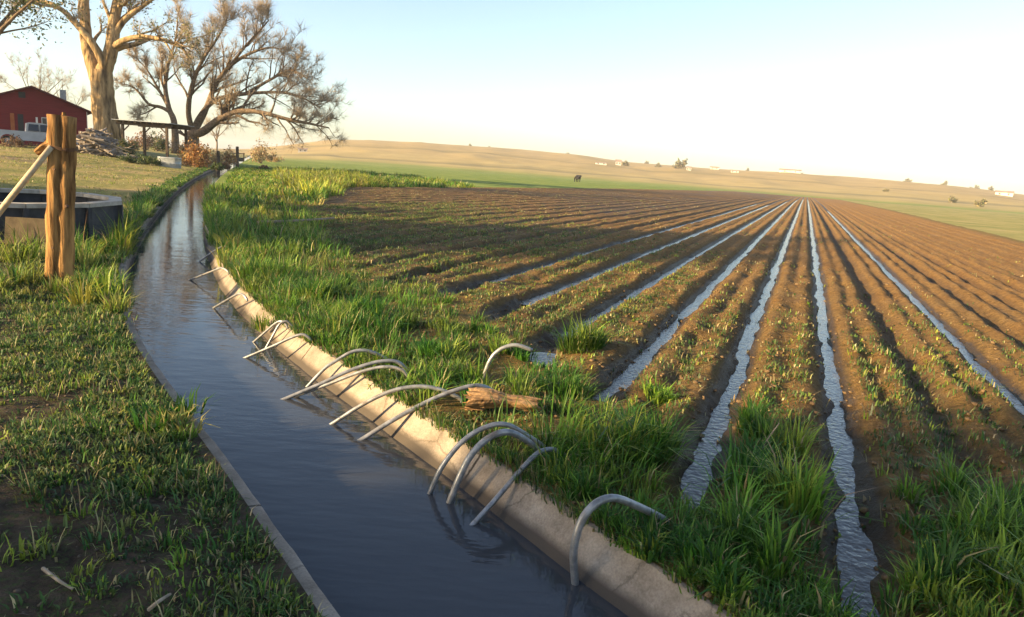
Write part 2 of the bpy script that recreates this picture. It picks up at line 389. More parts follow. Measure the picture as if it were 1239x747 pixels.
for k_, (hx, hy) in WET.items():
    vh = uv(hx, hy)[1]; vs = vh + np.concatenate([[-.35, -.25, -.1], np.cumsum(.05 * 1.022 ** np.arange(190))]); vs = vs[vs < vh + LEN[k_]]
    wob = .05 * vnoise(vs * .8, vs * 0 + k_ * 7, 3) - .035 * vnoise(vs * .5, vs * 0 + k_ * .3, 5)
    wd = np.full(len(vs), .125) + .12 * np.exp(-(vs - vh) / .9)
    wd *= np.clip((vs - vs[0]) / .3 + .25, 0, 1)
    q = np.linspace(-1, 1, 5); Ug = k_ + wob[:, None] + wd[:, None] * q; Vg = vs[:, None] + 0 * Ug; X, Y = xy(Ug, Vg)
    Z = X * 0 - .090 + (.022 if k_ < -2.5 else 0) - .0035 * np.clip(Vg - 90, 0, None) + .010 * smooth((Vg - 30) / 30) + .037 * smooth((Vg - 40) / 120)
    o = link('furrow_water', grid_mesh('furrow_water', X, Y, Z), M['fwater']); o['kind'] = 'structure'
o_ = PUD
a_ = np.linspace(0, 2 * math.pi, 22)[:-1]
me = bpy.data.meshes.new('puddle'); me.from_pydata([(o_[0] + (.17 + .03 * math.sin(3 * a)) * math.cos(a), o_[1] + (.28 + .04 * math.cos(2 * a)) * math.sin(a), -.045) for a in a_], [], [tuple(range(21))])
o = link('puddle', me, M['fwater']); o['kind'] = 'structure'

# ---- concrete lining of the ditch
def concrete():
    m, t, b = mat('concrete', (.4, .35, .29), .9, .2)
    n = noise_tex(t, 5, 8, .7); n2 = noise_tex(t, 90, 3, .6); n3 = noise_tex(t, 1.3, 4, .6)
    r = ramp(t, [(.3, (.15, .12, .09)), (.5, (.27, .22, .17)), (.7, (.36, .305, .245))]); t.links.new(n.outputs[0], r.inputs[0])
    c = mixc(t, r.outputs[0], n2.outputs[0], .45, 'OVERLAY')
    r3 = ramp(t, [(.45, (0, 0, 0)), (.75, (.55, .55, .55))]); t.links.new(n3.outputs[0], r3.inputs[0])
    c = mixc(t, c, (.13, .10, .07), r3.outputs[0])
    sa_ = node(t, 'ShaderNodeAttribute', attribute_name='run'); wv_ = node(t, 'ShaderNodeMath', operation='MULTIPLY_ADD'); t.links.new(n.outputs[0], wv_.inputs[0]); wv_.inputs[1].default_value = .06; t.links.new(sa_.outputs['Fac'], wv_.inputs[2])
    pp = node(t, 'ShaderNodeMath', operation='PINGPONG'); t.links.new(wv_.outputs[0], pp.inputs[0]); pp.inputs[1].default_value = 1.3
    jr = node(t, 'ShaderNodeMapRange'); jr.inputs[1].default_value = .012; jr.inputs[2].default_value = .004; t.links.new(pp.outputs[0], jr.inputs[0])
    c = mixc(t, c, (.05, .04, .03), jr.outputs[0])
    vo = node(t, 'ShaderNodeTexVoronoi', feature='DISTANCE_TO_EDGE'); vo.inputs['Scale'].default_value = 1.1; g0 = node(t, 'ShaderNodeNewGeometry'); av = node(t, 'ShaderNodeMix', data_type='RGBA'); av.inputs[0].default_value = .12; t.links.new(g0.outputs['Position'], av.inputs[6]); t.links.new(n.outputs[1], av.inputs[7]); t.links.new(av.outputs[2], vo.inputs['Vector'])
    cr = node(t, 'ShaderNodeMapRange'); cr.inputs[1].default_value = .008; cr.inputs[2].default_value = .0; cr.inputs[4].default_value = .6; t.links.new(vo.outputs['Distance'], cr.inputs[0])
    c = mixc(t, c, (.07, .055, .04), cr.outputs[0])
    g = node(t, 'ShaderNodeNewGeometry'); sp = node(t, 'ShaderNodeSeparateXYZ'); t.links.new(g.outputs['Position'], sp.inputs[0])
    ad = node(t, 'ShaderNodeMath', operation='MULTIPLY_ADD'); t.links.new(n3.outputs[0], ad.inputs[0]); ad.inputs[1].default_value = -.05; t.links.new(sp.outputs[2], ad.inputs[2])
    wr = node(t, 'ShaderNodeMapRange'); wr.inputs[1].default_value = WATER + .05; wr.inputs[2].default_value = WATER + .01; t.links.new(ad.outputs[0], wr.inputs[0])
    c = mixc(t, c, (.075, .062, .05), wr.outputs[0]); t.links.new(c, b.inputs['Base Color'])
    bump(t, b, n2.outputs[0], .35, .006); return m
M['concrete'] = concrete()
root = thing('ditch_lining', 'pale concrete lining of the irrigation ditch that curves away past the trees', 'ditch lining')
def lining(name, prof, label):
    s_ = np.concatenate([np.arange(-90, -6, 2.0), np.arange(-6, 30, .12), np.arange(30, 255, 2.0)])
    nn = .012 * fbm(s_ * 1.5, s_ * 0 + 3, 3, 91) + .010 * vnoise(s_ * 6, s_ * 0, 92)
    Xs = []; Ys = []; Zs = []
    for j, (d, z) in enumerate(prof):
        jj = .006 * vnoise(s_ * 9, s_ * 0 + j * 3.3, 93)
        x, y = off(s_, d + (nn + jj) * (1 if d > 0 else -1)); Xs.append(x); Ys.append(y); Zs.append(z + 0 * s_ + .5 * nn * (z > WATER))
    p = link(name, grid_mesh(name, np.array(Xs).T, np.array(Ys).T, np.array(Zs).T, {'run': np.repeat(s_[:, None], len(prof), 1)}, flip=prof[0][0] > 0), M['concrete'], root); p['label'] = label
lining('right_lining', [(HW - .22, -.55), (HW - .01, WATER), (HW + .118, -.032), (HW + .122, -.027), (HW + .128, -.024), (HW + .15, -.022), (HW + .19, -.026), (HW + .194, -.12)], 'right lining with rounded top under the siphon tubes')
lining('left_lining', [(-HW + .16, -.55), (-HW, WATER), (-HW - .03, -.066), (-HW - .034, -.059), (-HW - .04, -.056), (-HW - .07, -.054), (-HW - .10, -.05), (-HW - .112, -.056), (-HW - .118, -.25)], 'thin left lining edge beside the grass bank')
lining('bed', [(-HW + .17, -.545), (0, -.56), (HW - .23, -.545)], 'bed of the ditch below the water')

for p_ in root.children:
    p_.data.polygons.foreach_set('use_smooth', np.zeros(len(p_.data.polygons), bool))
# ================================================================== VEGETATION STUFF
def leaf_mat(name, transl=.35, gloss=.5):
    m = bpy.data.materials.new(name); m.use_nodes = True; t = m.node_tree; b = t.nodes['Principled BSDF']
    a = node(t, 'ShaderNodeAttribute', attribute_name='col')
    t.links.new(a.outputs['Color'], b.inputs['Base Color']); b.inputs['Roughness'].default_value = gloss; b.inputs['Specular IOR Level'].default_value = .25
    tr = node(t, 'ShaderNodeBsdfTranslucent'); t.links.new(a.outputs['Color'], tr.inputs[0])
    mx = node(t, 'ShaderNodeMixShader'); mx.inputs[0].default_value = transl
    t.links.new(b.outputs[0], mx.inputs[1]); t.links.new(tr.outputs[0], mx.inputs[2]); t.links.new(mx.outputs[0], t.nodes['Material Output'].inputs[0]); return m
M['leaf'] = leaf_mat('grass_blades')
def blades(name, P, h, wd, az, lean, curve, col, wmid=.8, label=None, cat=None):
    n = len(P); dx = np.sin(az); dy = np.cos(az); px, py = dy, -dx
    def ring(f, out, up, wf):
        c = P + np.stack([dx * out, dy * out, up], 1); sx = np.stack([px, py, 0 * px], 1) * (wd * wf / 2)[:, None]; return c - sx, c + sx
    l0 = np.sin(lean) * h; u0 = np.cos(lean) * h
    a0, a1 = ring(0, 0 * h, 0 * h - .01, np.ones(n))
    b0, b1 = ring(.5, l0 * .5, u0 * .55, wmid * np.ones(n))
    tip = P + np.stack([dx * (l0 + curve * h * .6), dy * (l0 + curve * h * .6), u0 - curve * h * .45], 1)
    V = np.stack([a0, a1, b1, b0, tip], 1).reshape(-1, 3)
    i = np.arange(n)[:, None] * 5; q = i + np.array([[0, 1, 2, 3]]); t_ = i + np.array([[3, 2, 4]])
    col = np.clip(col * np.array([1.08, 1.14, 1.08]), 0, .8); cc = np.repeat(col[:, None, :], 5, 1); cc[:, :2] *= .92; cc = cc.reshape(-1, 3)
    me = np_mesh(name, V, t_, q, False, {'col': cc}); o = link(name, me, M['leaf']); tag(o, label, cat, kind='stuff'); return o
def palette(n, cols, var=.2):
    c = np.array(cols)[rng.integers(0, len(cols), n)]; return np.clip(c * (1 + rng.normal(0, var, (n, 1))) * (1 + rng.normal(0, .07, (n, 3))), .005, .8)
G1 = [(.04, .105, .014), (.062, .145, .018), (.12, .215, .026), (.19, .25, .036), (.05, .125, .022), (.09, .15, .026)]
GY = [(.20, .24, .035), (.26, .27, .045), (.14, .19, .03), (.28, .25, .07)]
GW = [(.05, .10, .028), (.07, .125, .032), (.09, .13, .04), (.045, .09, .032), (.12, .14, .045)]
DRY = [(.32, .25, .12), (.26, .19, .09), (.38, .31, .17)]
def scatter_tufts(cx, cy, zf, nb, hh, ww, rad, cols, leanmax=.7, hvar=.3, wmid=.8, dry=.06):
    """centres -> blades"""
    idx = np.repeat(np.arange(len(cx)), nb); n = len(idx)
    a = rng.uniform(0, 2 * np.pi, n); r = rad[idx] * np.sqrt(rng.uniform(0, 1, n))
    x = cx[idx] + r * np.sin(a); y = cy[idx] + r * np.cos(a)
    z = zf(x, y); ts = rng.normal(1, .25, len(cx)).clip(.5, 1.7); h = hh[idx] * ts[idx] * rng.normal(1, hvar, n).clip(.35, 1.8)
    lean = np.abs(rng.normal(.15, .28, n)).clip(0, leanmax) + .45 * (r / (rad[idx] + 1e-6)) * rng.uniform(.2, 1, n)
    az = a + rng.normal(0, .7, n); tc = palette(len(cx), cols, .12)
    col = np.clip(tc[idx] * (1 + rng.normal(0, .22, (n, 1))), .01, .6)
    dm = rng.uniform(0, 1, n) < dry; col[dm] = palette(dm.sum(), DRY, .15)
    return np.stack([x, y, z], 1), h, ww * rng.uniform(.6, 1.3, n), az, lean, np.abs(rng.normal(.3, .25, n)), col
def join(L): return [np.concatenate([l[k] for l in L]) for k in range(7)]
def sample_right(n, tmax_f, ulo, uhi, dens):
    """random points right of the ditch kept with probability dens(x,y,u,t,mask)"""
    u = rng.uniform(ulo, uhi, n); t = rng.uniform(0.0, 1, n) ** 1.4 * tmax_f + .005; v = v_start(u) + t; x, y = xy(u, v)
    fm = field_mask(u, t); k = rng.uniform(0, 1, n) < dens(x, y, u, t, fm)
    ahead = (y > 1.2) & (np.abs(x) < y * .85 + 1.5)
    k &= ahead; return x[k], y[k], u[k], t[k]
rzf = lambda x, y: right_z(x, y)
def not_in_water(x, y, u):
    dmin = np.min(np.abs(u[:, None] - np.array(list(WET))[None, :]), 1); return dmin
L = []
# tall bright grass on the right bank and headland
def d1(x, y, u, t, fm):
    lush = (vnoise(x * .9, y * .9, 101) + .62) * 1.1
    edge = np.exp(-((t - .5) / .9) ** 2)
    w_ = not_in_water(x, y, u) > .17
    clear = np.ones(len(x))
    for px, py, r in [(600, 488, .36), (610, 520, .42), (640, 515, .25), (660, 435, .3), (590, 445, .15), (700, 610, .25), (560, 500, .2)]:
        p = on_z(px, py, 0); clear = clear * (1 - .85 * np.exp(-(((x - p[0]) / 1.6) ** 2 + (y - p[1]) ** 2) / (r * r)))
    return np.clip((1 - fm) * (.05 + 1.1 * lush * (.10 + .95 * np.exp(-(t / 1.35) ** 2))) * (t > .0), 0, 1) * np.where(fm > .3, w_, 1) * clear
x, y, u, t = sample_right(7500, 9.0, -9, 4, d1); 
nb = (30 * (.6 + rng.uniform(0, 1, len(x)))).astype(int); nb[y > 9] //= 2
hh = .06 + .17 * (vnoise(x * .8, y * .8, 131) + .5) ** 1.5 * (.3 + .7 * np.exp(-(t / 1.6) ** 2)); hh *= np.where(t < .12, .6, 1)
L.append(scatter_tufts(x, y, rzf, nb, hh, .0085, np.full(len(x), .075), G1, dry=.10))
# extra big clumps the photo shows beside the furrow heads
BIG = [(740, 560, .30, .42), (790, 545, .26, .34), (700, 470, .22, .30), (905, 560, .20, .26), (950, 610, .26, .30), (915, 660, .16, .2), (1110, 725, .22, .24), (1190, 660, .26, .30), (1170, 600, .20, .25), (990, 735, .12, .2),
       (655, 560, .10, .16), (690, 590, .12, .2), (730, 640, .12, .18), (630, 425, .12, .2), (470, 400, .2, .26), (520, 430, .18, .24), (690, 425, .24, .26), (800, 480, .1, .2), (1130, 650, .14, .22), (1060, 590, .12, .2), (1230, 720, .2, .26),
       (440, 380, .25, .3), (390, 360, .25, .3), (330, 335, .25, .3), (560, 400, .18, .25), (850, 700, .12, .2), (760, 660, .12, .16), (860, 650, .1, .2), (940, 545, .2, .2), (900, 520, .18, .2)]
bx = []; by = []; bh = []; br = []
for px, py, h, r in BIG:
    p = on_z(px, py, .0)
    for k in range(7):
        bx.append(p[0] + random.gauss(0, r * .42)); by.append(p[1] + random.gauss(0, r * .42)); bh.append(h * random.uniform(.75, 1.1)); br.append(r * .35)
bx = np.array(bx); by = np.array(by); uu, vv = uv(bx, by); ok = (not_in_water(bx, by, uu) > .22) | (vv - v_start(uu) < headland(uu) - .35)
ok &= dist_ditch(bx, by)[0] > RIGHT_TOP + .03
bx, by, bh, br = bx[ok], by[ok], np.array(bh)[ok], np.array(br)[ok]
L.append(scatter_tufts(bx, by, rzf, np.full(len(bx), 75), bh * .85, .011, br, G1, leanmax=.8, dry=.03))
kx = []; ky = []
for px, py, n_ in [(314, 396, 3), (318, 390, 2), (452, 472, 3), (460, 466, 3)]:
    p = on_z(px, py, -.08)
    for k in range(n_): kx.append(p[0] + random.gauss(0, .05)); ky.append(p[1] + random.gauss(0, .05))
s_ = rng.uniform(-3, 9, 420); k = vnoise(s_ * 1.3, s_ * 0, 411) > -.05; s_ = s_[k]; hx_, hy_ = off(s_, HW + rng.uniform(.115, .17, len(s_))); k = hy_ > 1.3
L.append(scatter_tufts(hx_[k], hy_[k], lambda x, y: np.full(len(x), -.03), np.full(k.sum(), 10), np.full(k.sum(), .075), .006, np.full(k.sum(), .04), G1 + GW, leanmax=1.4, dry=.2))
kx, ky = np.array(kx), np.array(ky)
L.append(scatter_tufts(kx, ky, lambda x, y: np.full(len(x), -.10), np.full(len(kx), 26), np.full(len(kx), .13), .008, np.full(len(kx), .04), G1, leanmax=1.1, dry=.05))
J = join(L); blades('bank_grass', *J, label='tall bright green grass clumps along the right bank and furrow heads', cat='grass')
n = 600; s_ = rng.uniform(8.5, 26, n); d_ = HW + .10 + np.abs(rng.normal(0, .28, n)); x, y = off(s_, d_); k = rng.uniform(0, 1, n) < np.clip(.55 + 1.2 * vnoise(s_ * .7, s_ * 0, 301), .1, 1) * smooth((s_ - 8) / 4); x, y = x[k], y[k]
J0 = scatter_tufts(x, y, lambda x, y: np.full(len(x), -.04), np.full(len(x), 26), .20 + .12 * rng.uniform(0, 1, len(x)), .016, np.full(len(x), .12), G1 + GY[:2], leanmax=1.0, dry=.06)
J0[2][:] *= np.clip(J0[0][:, 1] / 14, .8, 2.5)
# grass further along the bank, coarser blades
x, y, u, t = sample_right(9000, 26.0, -45, -6, lambda x, y, u, t, fm: np.clip((1 - fm) * (.35 + 1.1 * (vnoise(x * .5, y * .5, 161) + .3)) * (.25 + .75 * np.exp(-(t / 4) ** 2) + .4 * (y > 24)), 0, 1) * (y < 75) * ((y < 24) | (t > .9)))
sc = np.clip(y / 14, .8, 4)
yl = smooth((y - 22) / 8)
J1 = scatter_tufts(x, y, rzf, np.full(len(x), 16), .17 + .10 * (vnoise(x * .4, y * .4, 171) + .5) + .10 * yl * (vnoise(x * .3, y * .3, 172) + .4) - .13 * yl * (t < 5), .02, np.full(len(x), .16) * np.sqrt(sc), G1 + GY, dry=.06)
J1[2][:] *= np.clip(J1[0][:, 1] / 14, .8, 3)
x, y, u, t = sample_right(1600, 14.0, -36, -14, lambda x, y, u, t, fm: np.clip((1 - fm) * (vnoise(x * .3, y * .3, 181) + .55), 0, 1) * ((y > 26) & (y < 60) & (t > 4.5)))
J2 = scatter_tufts(x, y, rzf, np.full(len(x), 26), np.full(len(x), .42), .05, np.full(len(x), .35), GY + [(.36, .33, .045), (.30, .30, .04)], dry=.05)
blades('far_bank_grass', *join([J0, J1, J2]), label='yellow green weeds and grass along the bank further up the ditch', cat='grass')
# low weeds on the beds
x, y, u, t = sample_right(40000, 17.0, -14, 5, lambda x, y, u, t, fm: np.clip((1 - fm) * .8 * (t < 5) + fm * (np.clip(1 - (t - headland(u)) / (7.5 + 6 * (u < -1.5)), 0, 1) * 1.0) * (vnoise(x * 1.1, y * 1.1, 191) + .5) * 2.0, 0, 1) * (not_in_water(x, y, u) > .2))
J = scatter_tufts(x, y, rzf, np.full(len(x), 7), .02 + .04 * (vnoise(x, y, 195) + .5), .0105, np.full(len(x), .07), GW + GY[:1], leanmax=1.3, wmid=1.2, dry=.12)
blades('bed_weeds', *J, label='low green weeds sprouting on the furrow beds', cat='weeds')
# sparse stubble further out
x, y, u, t = sample_right(16000, 60, -22, 6, lambda x, y, u, t, fm: fm * np.clip(vnoise(x * .6, y * .6, 201) + .2 + .3 * (u < -5), 0, 1) * np.clip(1.2 - t / 60, 0, 1))
J = scatter_tufts(x, y, rzf, np.full(len(x), 4), np.full(len(x), .035), .018, np.full(len(x), .08), GY + DRY + GW, leanmax=1.2, wmid=1.0, dry=.3)
blades('field_stubble', *J, label='thin weeds and stubble scattered over the field', cat='weeds')
# left bank: low broad leaved weeds with bare patches
n = 26000; s_ = rng.uniform(-1.6, 12, n); d_ = LEFT_TOP + .045 + rng.uniform(0, 1, n) ** 1.1 * 6.5; x, y = off(s_, -d_)
bare = vnoise(x * .9, y * .9, 211) + .6 * vnoise(x * 2.3, y * 2.3, 212)
hole = np.zeros(n)
for px, py, r in [(60, 650, .30), (190, 620, .28), (25, 700, .3), (150, 690, .22), (30, 500, .25)]:
    p = on_z(px, py, 0); hole = np.maximum(hole, np.exp(-((x - p[0]) ** 2 + (y - p[1]) ** 2) / (2 * r * r)))
k = (rng.uniform(0, 1, n) < np.clip(.85 + 1.1 * bare - .95 * hole + .4 * (d_ < LEFT_TOP + .6), .14, 1)) & (y > 1.3) & (np.abs(x) < y * .9 + 1)
x, y, d_ = x[k], y[k], d_[k]; lzf = lambda x, y: left_z(x, y)
nb = np.where(y < 6, 17, 10)
J = scatter_tufts(x, y, lzf, nb, 0.014 + .03 * (vnoise(x * 1.7, y * 1.7, 221) + .5), .0095, np.full(len(x), .055), GW + GY[:1], leanmax=1.3, wmid=1.25, dry=.07)
# thin grass over the weeds
kk = rng.uniform(0, 1, len(x)) < .22
J2 = scatter_tufts(x[kk], y[kk], lzf, np.full(kk.sum(), 7), np.full(kk.sum(), .075), .005, np.full(kk.sum(), .05), GW + G1, dry=.3)
blades('left_bank_weeds', *join([J, J2]), label='low leafy weeds carpeting the left bank beside the ditch', cat='weeds')
# taller clumps by the post and along the left lining
CL = [(135, 360, .30), (110, 350, .22), (150, 375, .26), (205, 520, .13), (196, 512, .11), (125, 300, .45), (150, 290, .5), (100, 305, .4), (95, 320, .35), (60, 350, .18), (30, 345, .2), (20, 320, .3), (45, 315, .3), (165, 262, .4), (185, 250, .4), (205, 235, .4), (10, 350, .2)]
bx = []; by = []; bh = []
for px, py, h in CL:
    p = on_z(px, py, 0)
    for k in range(5): bx.append(p[0] + random.gauss(0, .13)); by.append(p[1] + random.gauss(0, .13)); bh.append(h * random.uniform(.7, 1.05))
bx, by, bh = map(np.array, (bx, by, bh)); ok = dist_ditch(bx, by)[0] < -LEFT_TOP + .02; bx, by, bh = bx[ok], by[ok], bh[ok]
J = scatter_tufts(bx, by, lzf, np.full(len(bx), 38), bh, .013, np.full(len(bx), .10), G1 + GY, leanmax=.8, dry=.06)
s_ = rng.uniform(-2, 60, 2600); d_ = LEFT_TOP - .02 + np.abs(rng.normal(0, .22, 2600)); x, y = off(s_, -d_); k = (y > 1.3) & (vnoise(s_ * 1.5, s_ * 0, 88) + .35 * smooth((y - 5) / 2) > -.08) & ((y > 6) | (d_ > LEFT_TOP + .07 + .1 * vnoise(s_ * 3, s_ * 0, 89))); x, y = x[k], y[k]
J2 = scatter_tufts(x, y, lzf, np.full(len(x), 12), .055 + .12 * smooth((y - 7) / 6) * (1 + vnoise(x, y, 5)) * (1 - .8 * smooth((y - 18) / 8)), .012, np.full(len(x), .09), GW + G1, dry=.08)
J2[2][:] *= np.clip(J2[0][:, 1] / 10, .8, 3)
n = 1500; s_ = rng.uniform(4.5, 48, n); k = vnoise(s_ * .9, s_ * 0, 401) > -.12; s_ = s_[k]; x, y = off(s_, -(HW + rng.uniform(.02, .14, len(s_))))
J4 = scatter_tufts(x, y, lambda x, y: np.full(len(x), -.06), np.full(len(x), 9), np.full(len(x), .11), .012, np.full(len(x), .07), GW + G1, leanmax=1.4, dry=.15); J4[4][:] += .5; J4[2][:] *= np.clip(J4[0][:, 1] / 10, .8, 3)
n = 9000; s_ = rng.uniform(10, 60, n); d_ = LEFT_TOP + .3 + rng.uniform(0, 1, n) * 34; x, y = off(s_, -d_); k = (x > -y * .95 - 3); x, y = x[k], y[k]
k = rng.uniform(0, 1, len(x)) < np.clip(.5 + vnoise(x * .35, y * .35, 231), .05, 1); x, y = x[k], y[k]
J3 = scatter_tufts(x, y, lzf, np.full(len(x), 7), np.full(len(x), .06), .03, np.full(len(x), .22), GY + DRY, leanmax=1.0, dry=.4)
blades('left_grass', *join([J, J2, J3, J4]), label='grass clumps around the fence post and over the farmyard lawn', cat='grass')

n = 7000; s_ = rng.uniform(-1.6, 9, n); d_ = LEFT_TOP + .05 + rng.uniform(0, 1, n) * 5; x, y = off(s_, -d_); k = (y > 1.3); x, y = x[k], y[k]; n = len(x)
J = [np.stack([x, y, left_z(x, y) + .006], 1), rng.uniform(.015, .07, n), rng.uniform(.002, .007, n), rng.uniform(0, 6.28, n), rng.uniform(1.25, 1.55, n), np.zeros(n), palette(n, DRY + [(.10, .07, .05), (.15, .11, .08)], .25) * .8]
n2_ = 7000; x, y, u, t = sample_right(n2_, 3.5, -9, 4, lambda x, y, u, t, fm: np.full(len(x), .9)); n = len(x)
J2 = [np.stack([x, y, right_z(x, y) + .008], 1), rng.uniform(.03, .14, n), rng.uniform(.002, .006, n), rng.uniform(0, 6.28, n), rng.uniform(1.15, 1.5, n), np.zeros(n), palette(n, DRY, .25) * .75]
blades('straw_litter', *join([J, J2]), label='dead straw and leaf litter strewn over both banks', cat='litter')
# ---- soil clods on the beds
def ico():
    bm = bmesh.new(); bmesh.ops.create_icosphere(bm, subdivisions=1, radius=1); V = np.array([v.co[:] for v in bm.verts]); F = np.array([[v.index for v in f.verts] for f in bm.faces]); bm.free(); return V, F
IV, IF = ico()
def blobs(name, x, y, z, r, m, sq=.6, jit=.28, label=None, cat=None):
    n = len(x); V = IV[None] * (1 + rng.uniform(-jit, jit, (n, len(IV), 1))) * r[:, None, None] * np.stack([rng.uniform(.7, 1.4, n), rng.uniform(.7, 1.4, n), np.full(n, sq)], 1)[:, None, :]
    V = V + np.stack([x, y, z], 1)[:, None, :]; F = IF[None] + (np.arange(n) * len(IV))[:, None, None]
    o = link(name, np_mesh(name, V.reshape(-1, 3), F.reshape(-1, 3)), m); tag(o, label, cat, kind='stuff'); return o
nl_ = 3000; s_ = rng.uniform(-1.6, 8, nl_); d_ = LEFT_TOP + .05 + rng.uniform(0, 1, nl_) * 4; xl, yl_ = off(s_, -d_); r_ = np.abs(rng.normal(.002, .005, nl_)) + .003; M['pebble'] = noisy('bank_crumbs', (.06, .045, .032), (.16, .12, .085), 25, .95, .5, .02)
blobs('soil_crumbs', xl, yl_, left_z(xl, yl_) + r_ * .3, r_, M['pebble'], label='soil crumbs and small pebbles on the left bank', cat='soil crumbs')
x, y, u, t = sample_right(15000, 14.0, -7, 6, lambda x, y, u, t, fm: (.35 + .4 * fm) * np.clip(1.1 - t / 14, 0, 1) * np.where(not_in_water(x, y, u) < .07, .5, 1))
r_ = np.abs(rng.normal(.004, .008, len(x))) + .005
M['clod'] = noisy('clod_soil', (.09, .058, .033), (.20, .13, .065), 25, .95, .5, .02)
blobs('soil_clods', x, y, rzf(x, y) + r_ * .3, r_, M['clod'], label='crumbled soil clods on the furrow beds', cat='soil clods')

# ================================================================== SIPHON TUBES
def tube_material():
    m, t, b = mat('tube_aluminium', (.2, .2, .2), .45, .5, .35)
    n = noise_tex(t, 16, 6, .65); n2 = noise_tex(t, 5, 6, .7)
    r = ramp(t, [(.35, (.15, .155, .16)), (.65, (.34, .34, .34))]); t.links.new(n.outputs[0], r.inputs[0])
    r2 = ramp(t, [(.54, (0, 0, 0)), (.70, (.75, .75, .75))]); t.links.new(n2.outputs[0], r2.inputs[0])
    t.links.new(mixc(t, r.outputs[0], (.14, .10, .07), r2.outputs[0]), b.inputs['Base Color'])
    rr = node(t, 'ShaderNodeMapRange'); rr.inputs[3].default_value = .35; rr.inputs[4].default_value = .9; t.links.new(r2.outputs[0], rr.inputs[0]); t.links.new(rr.outputs[0], b.inputs['Roughness'])
    bump(t, b, n.outputs[0], .25, .004); return m
M['tube'] = tube_material()
M['wood_lit'] = noisy('weathered_log', (.14, .08, .04), (.50, .30, .14), 34, .95, 1.0, .03, .1, stretch=(.12, 1, 1), obj=True)
TUB = [
 ([(696, 706), (694, 672), (698, 646), (708, 623), (725, 607), (745, 603), (772, 613), (802, 628)], .026, 'nearest grey siphon tube arching over the kerb at the bottom of the picture'),
 ([(520, 597), (535, 565), (560, 534), (588, 517), (612, 514), (636, 526), (662, 544)], .021, 'thin siphon tube with the highest arch of the group of three near the bottom'),
 ([(544, 608), (555, 580), (570, 551), (590, 531), (612, 523), (632, 530), (655, 548)], .027, 'thick siphon tube, middle one of the group of three near the bottom'),
 ([(573, 634), (600, 604), (630, 569), (650, 549), (668, 544), (684, 552)], .020, 'straight leaning siphon tube with end in the grass right of the thick arched one'),
 ([(438, 532), (480, 506), (520, 485), (550, 473), (575, 467), (592, 471), (604, 482)], .023, 'long siphon tube reaching from the water to the split log'),
 ([(402, 513), (440, 489), (475, 473), (505, 468), (530, 471), (556, 482)], .020, 'long siphon tube just left of the one that reaches the split log'),
 ([(345, 483), (385, 466), (425, 448), (458, 438), (480, 438), (491, 447)], .021, 'upper tube of the crossing pair whose ends lie in lit grass'),
 ([(356, 480), (400, 464), (440, 449), (468, 444), (486, 448), (494, 456)], .018, 'lower tube of the crossing pair whose ends lie in lit grass'),
 ([(372, 468), (392, 447), (405, 438), (426, 426), (446, 425), (467, 434)], .020, 'siphon tube with a round arch behind the crossing pair'),
 ([(297, 433), (330, 419), (352, 409), (366, 405), (374, 409)], .022, 'dark low siphon tube crossing the sunlit kerb left of the arched group'),
 ([(322, 421), (330, 407), (338, 393), (346, 389), (352, 393)], .020, 'right one of two short steep siphon tubes on the sunlit kerb'),
 ([(307, 414), (322, 401), (334, 391), (341, 389), (346, 393)], .020, 'left one of two short steep siphon tubes on the sunlit kerb'),
 ([(258, 373), (275, 363), (288, 356), (294, 357), (298, 361)], .022, 'small dark siphon tube alone by the grass tuft on the kerb'),
 ([(230, 339), (250, 331), (266, 325), (272, 326), (276, 329)], .022, 'second farthest siphon tube, dark, on the shaded kerb'),
 ([(241, 317), (256, 306), (268, 299), (274, 299), (278, 302)], .024, 'farthest siphon tube at the bend of the ditch')]
for it, (pts, r, lab) in enumerate(TUB):
    a = on_z(*pts[0], WATER); b = on_z(*pts[-1], .02)
    h = b - a; h[2] = 0; h /= np.linalg.norm(h); nrm = np.array([h[1], -h[0], 0])
    P = [a] + [on_plane(*p, a, nrm) for p in pts[1:-1]] + [b]
    P[0] = a; d0 = P[1] - a; d0 /= np.linalg.norm(d0)
    P = [a - d0 * .16] + P + [b + np.array([h[0] * .02, h[1] * .02, -.03])]
    mb = MB(); mb.tube(spline(P, 6), r * (.68 if it < 9 else .56), 12); o = mb.build('siphon_tube', M['tube'], None, True)
    tag(o, lab, 'siphon tube', 'siphon tubes over the right kerb')
# the tube end that stands up out of the grass by the puddle
a = on_z(585, 457, .02); Pn = np.array([0, 1, 0.])
P = [a + np.array([-.01, -.02, -.08])] + [on_plane(*p, a, Pn) for p in [(586, 454), (592, 438), (600, 427), (612, 420), (626, 418), (644, 424)]]
mb = MB(); mb.tube(spline(P, 6), .015, 12); tag(mb.build('siphon_tube', M['tube'], None, True), 'bent grey tube standing in the grass beside the small puddle', 'siphon tube', 'siphon tubes over the right kerb')

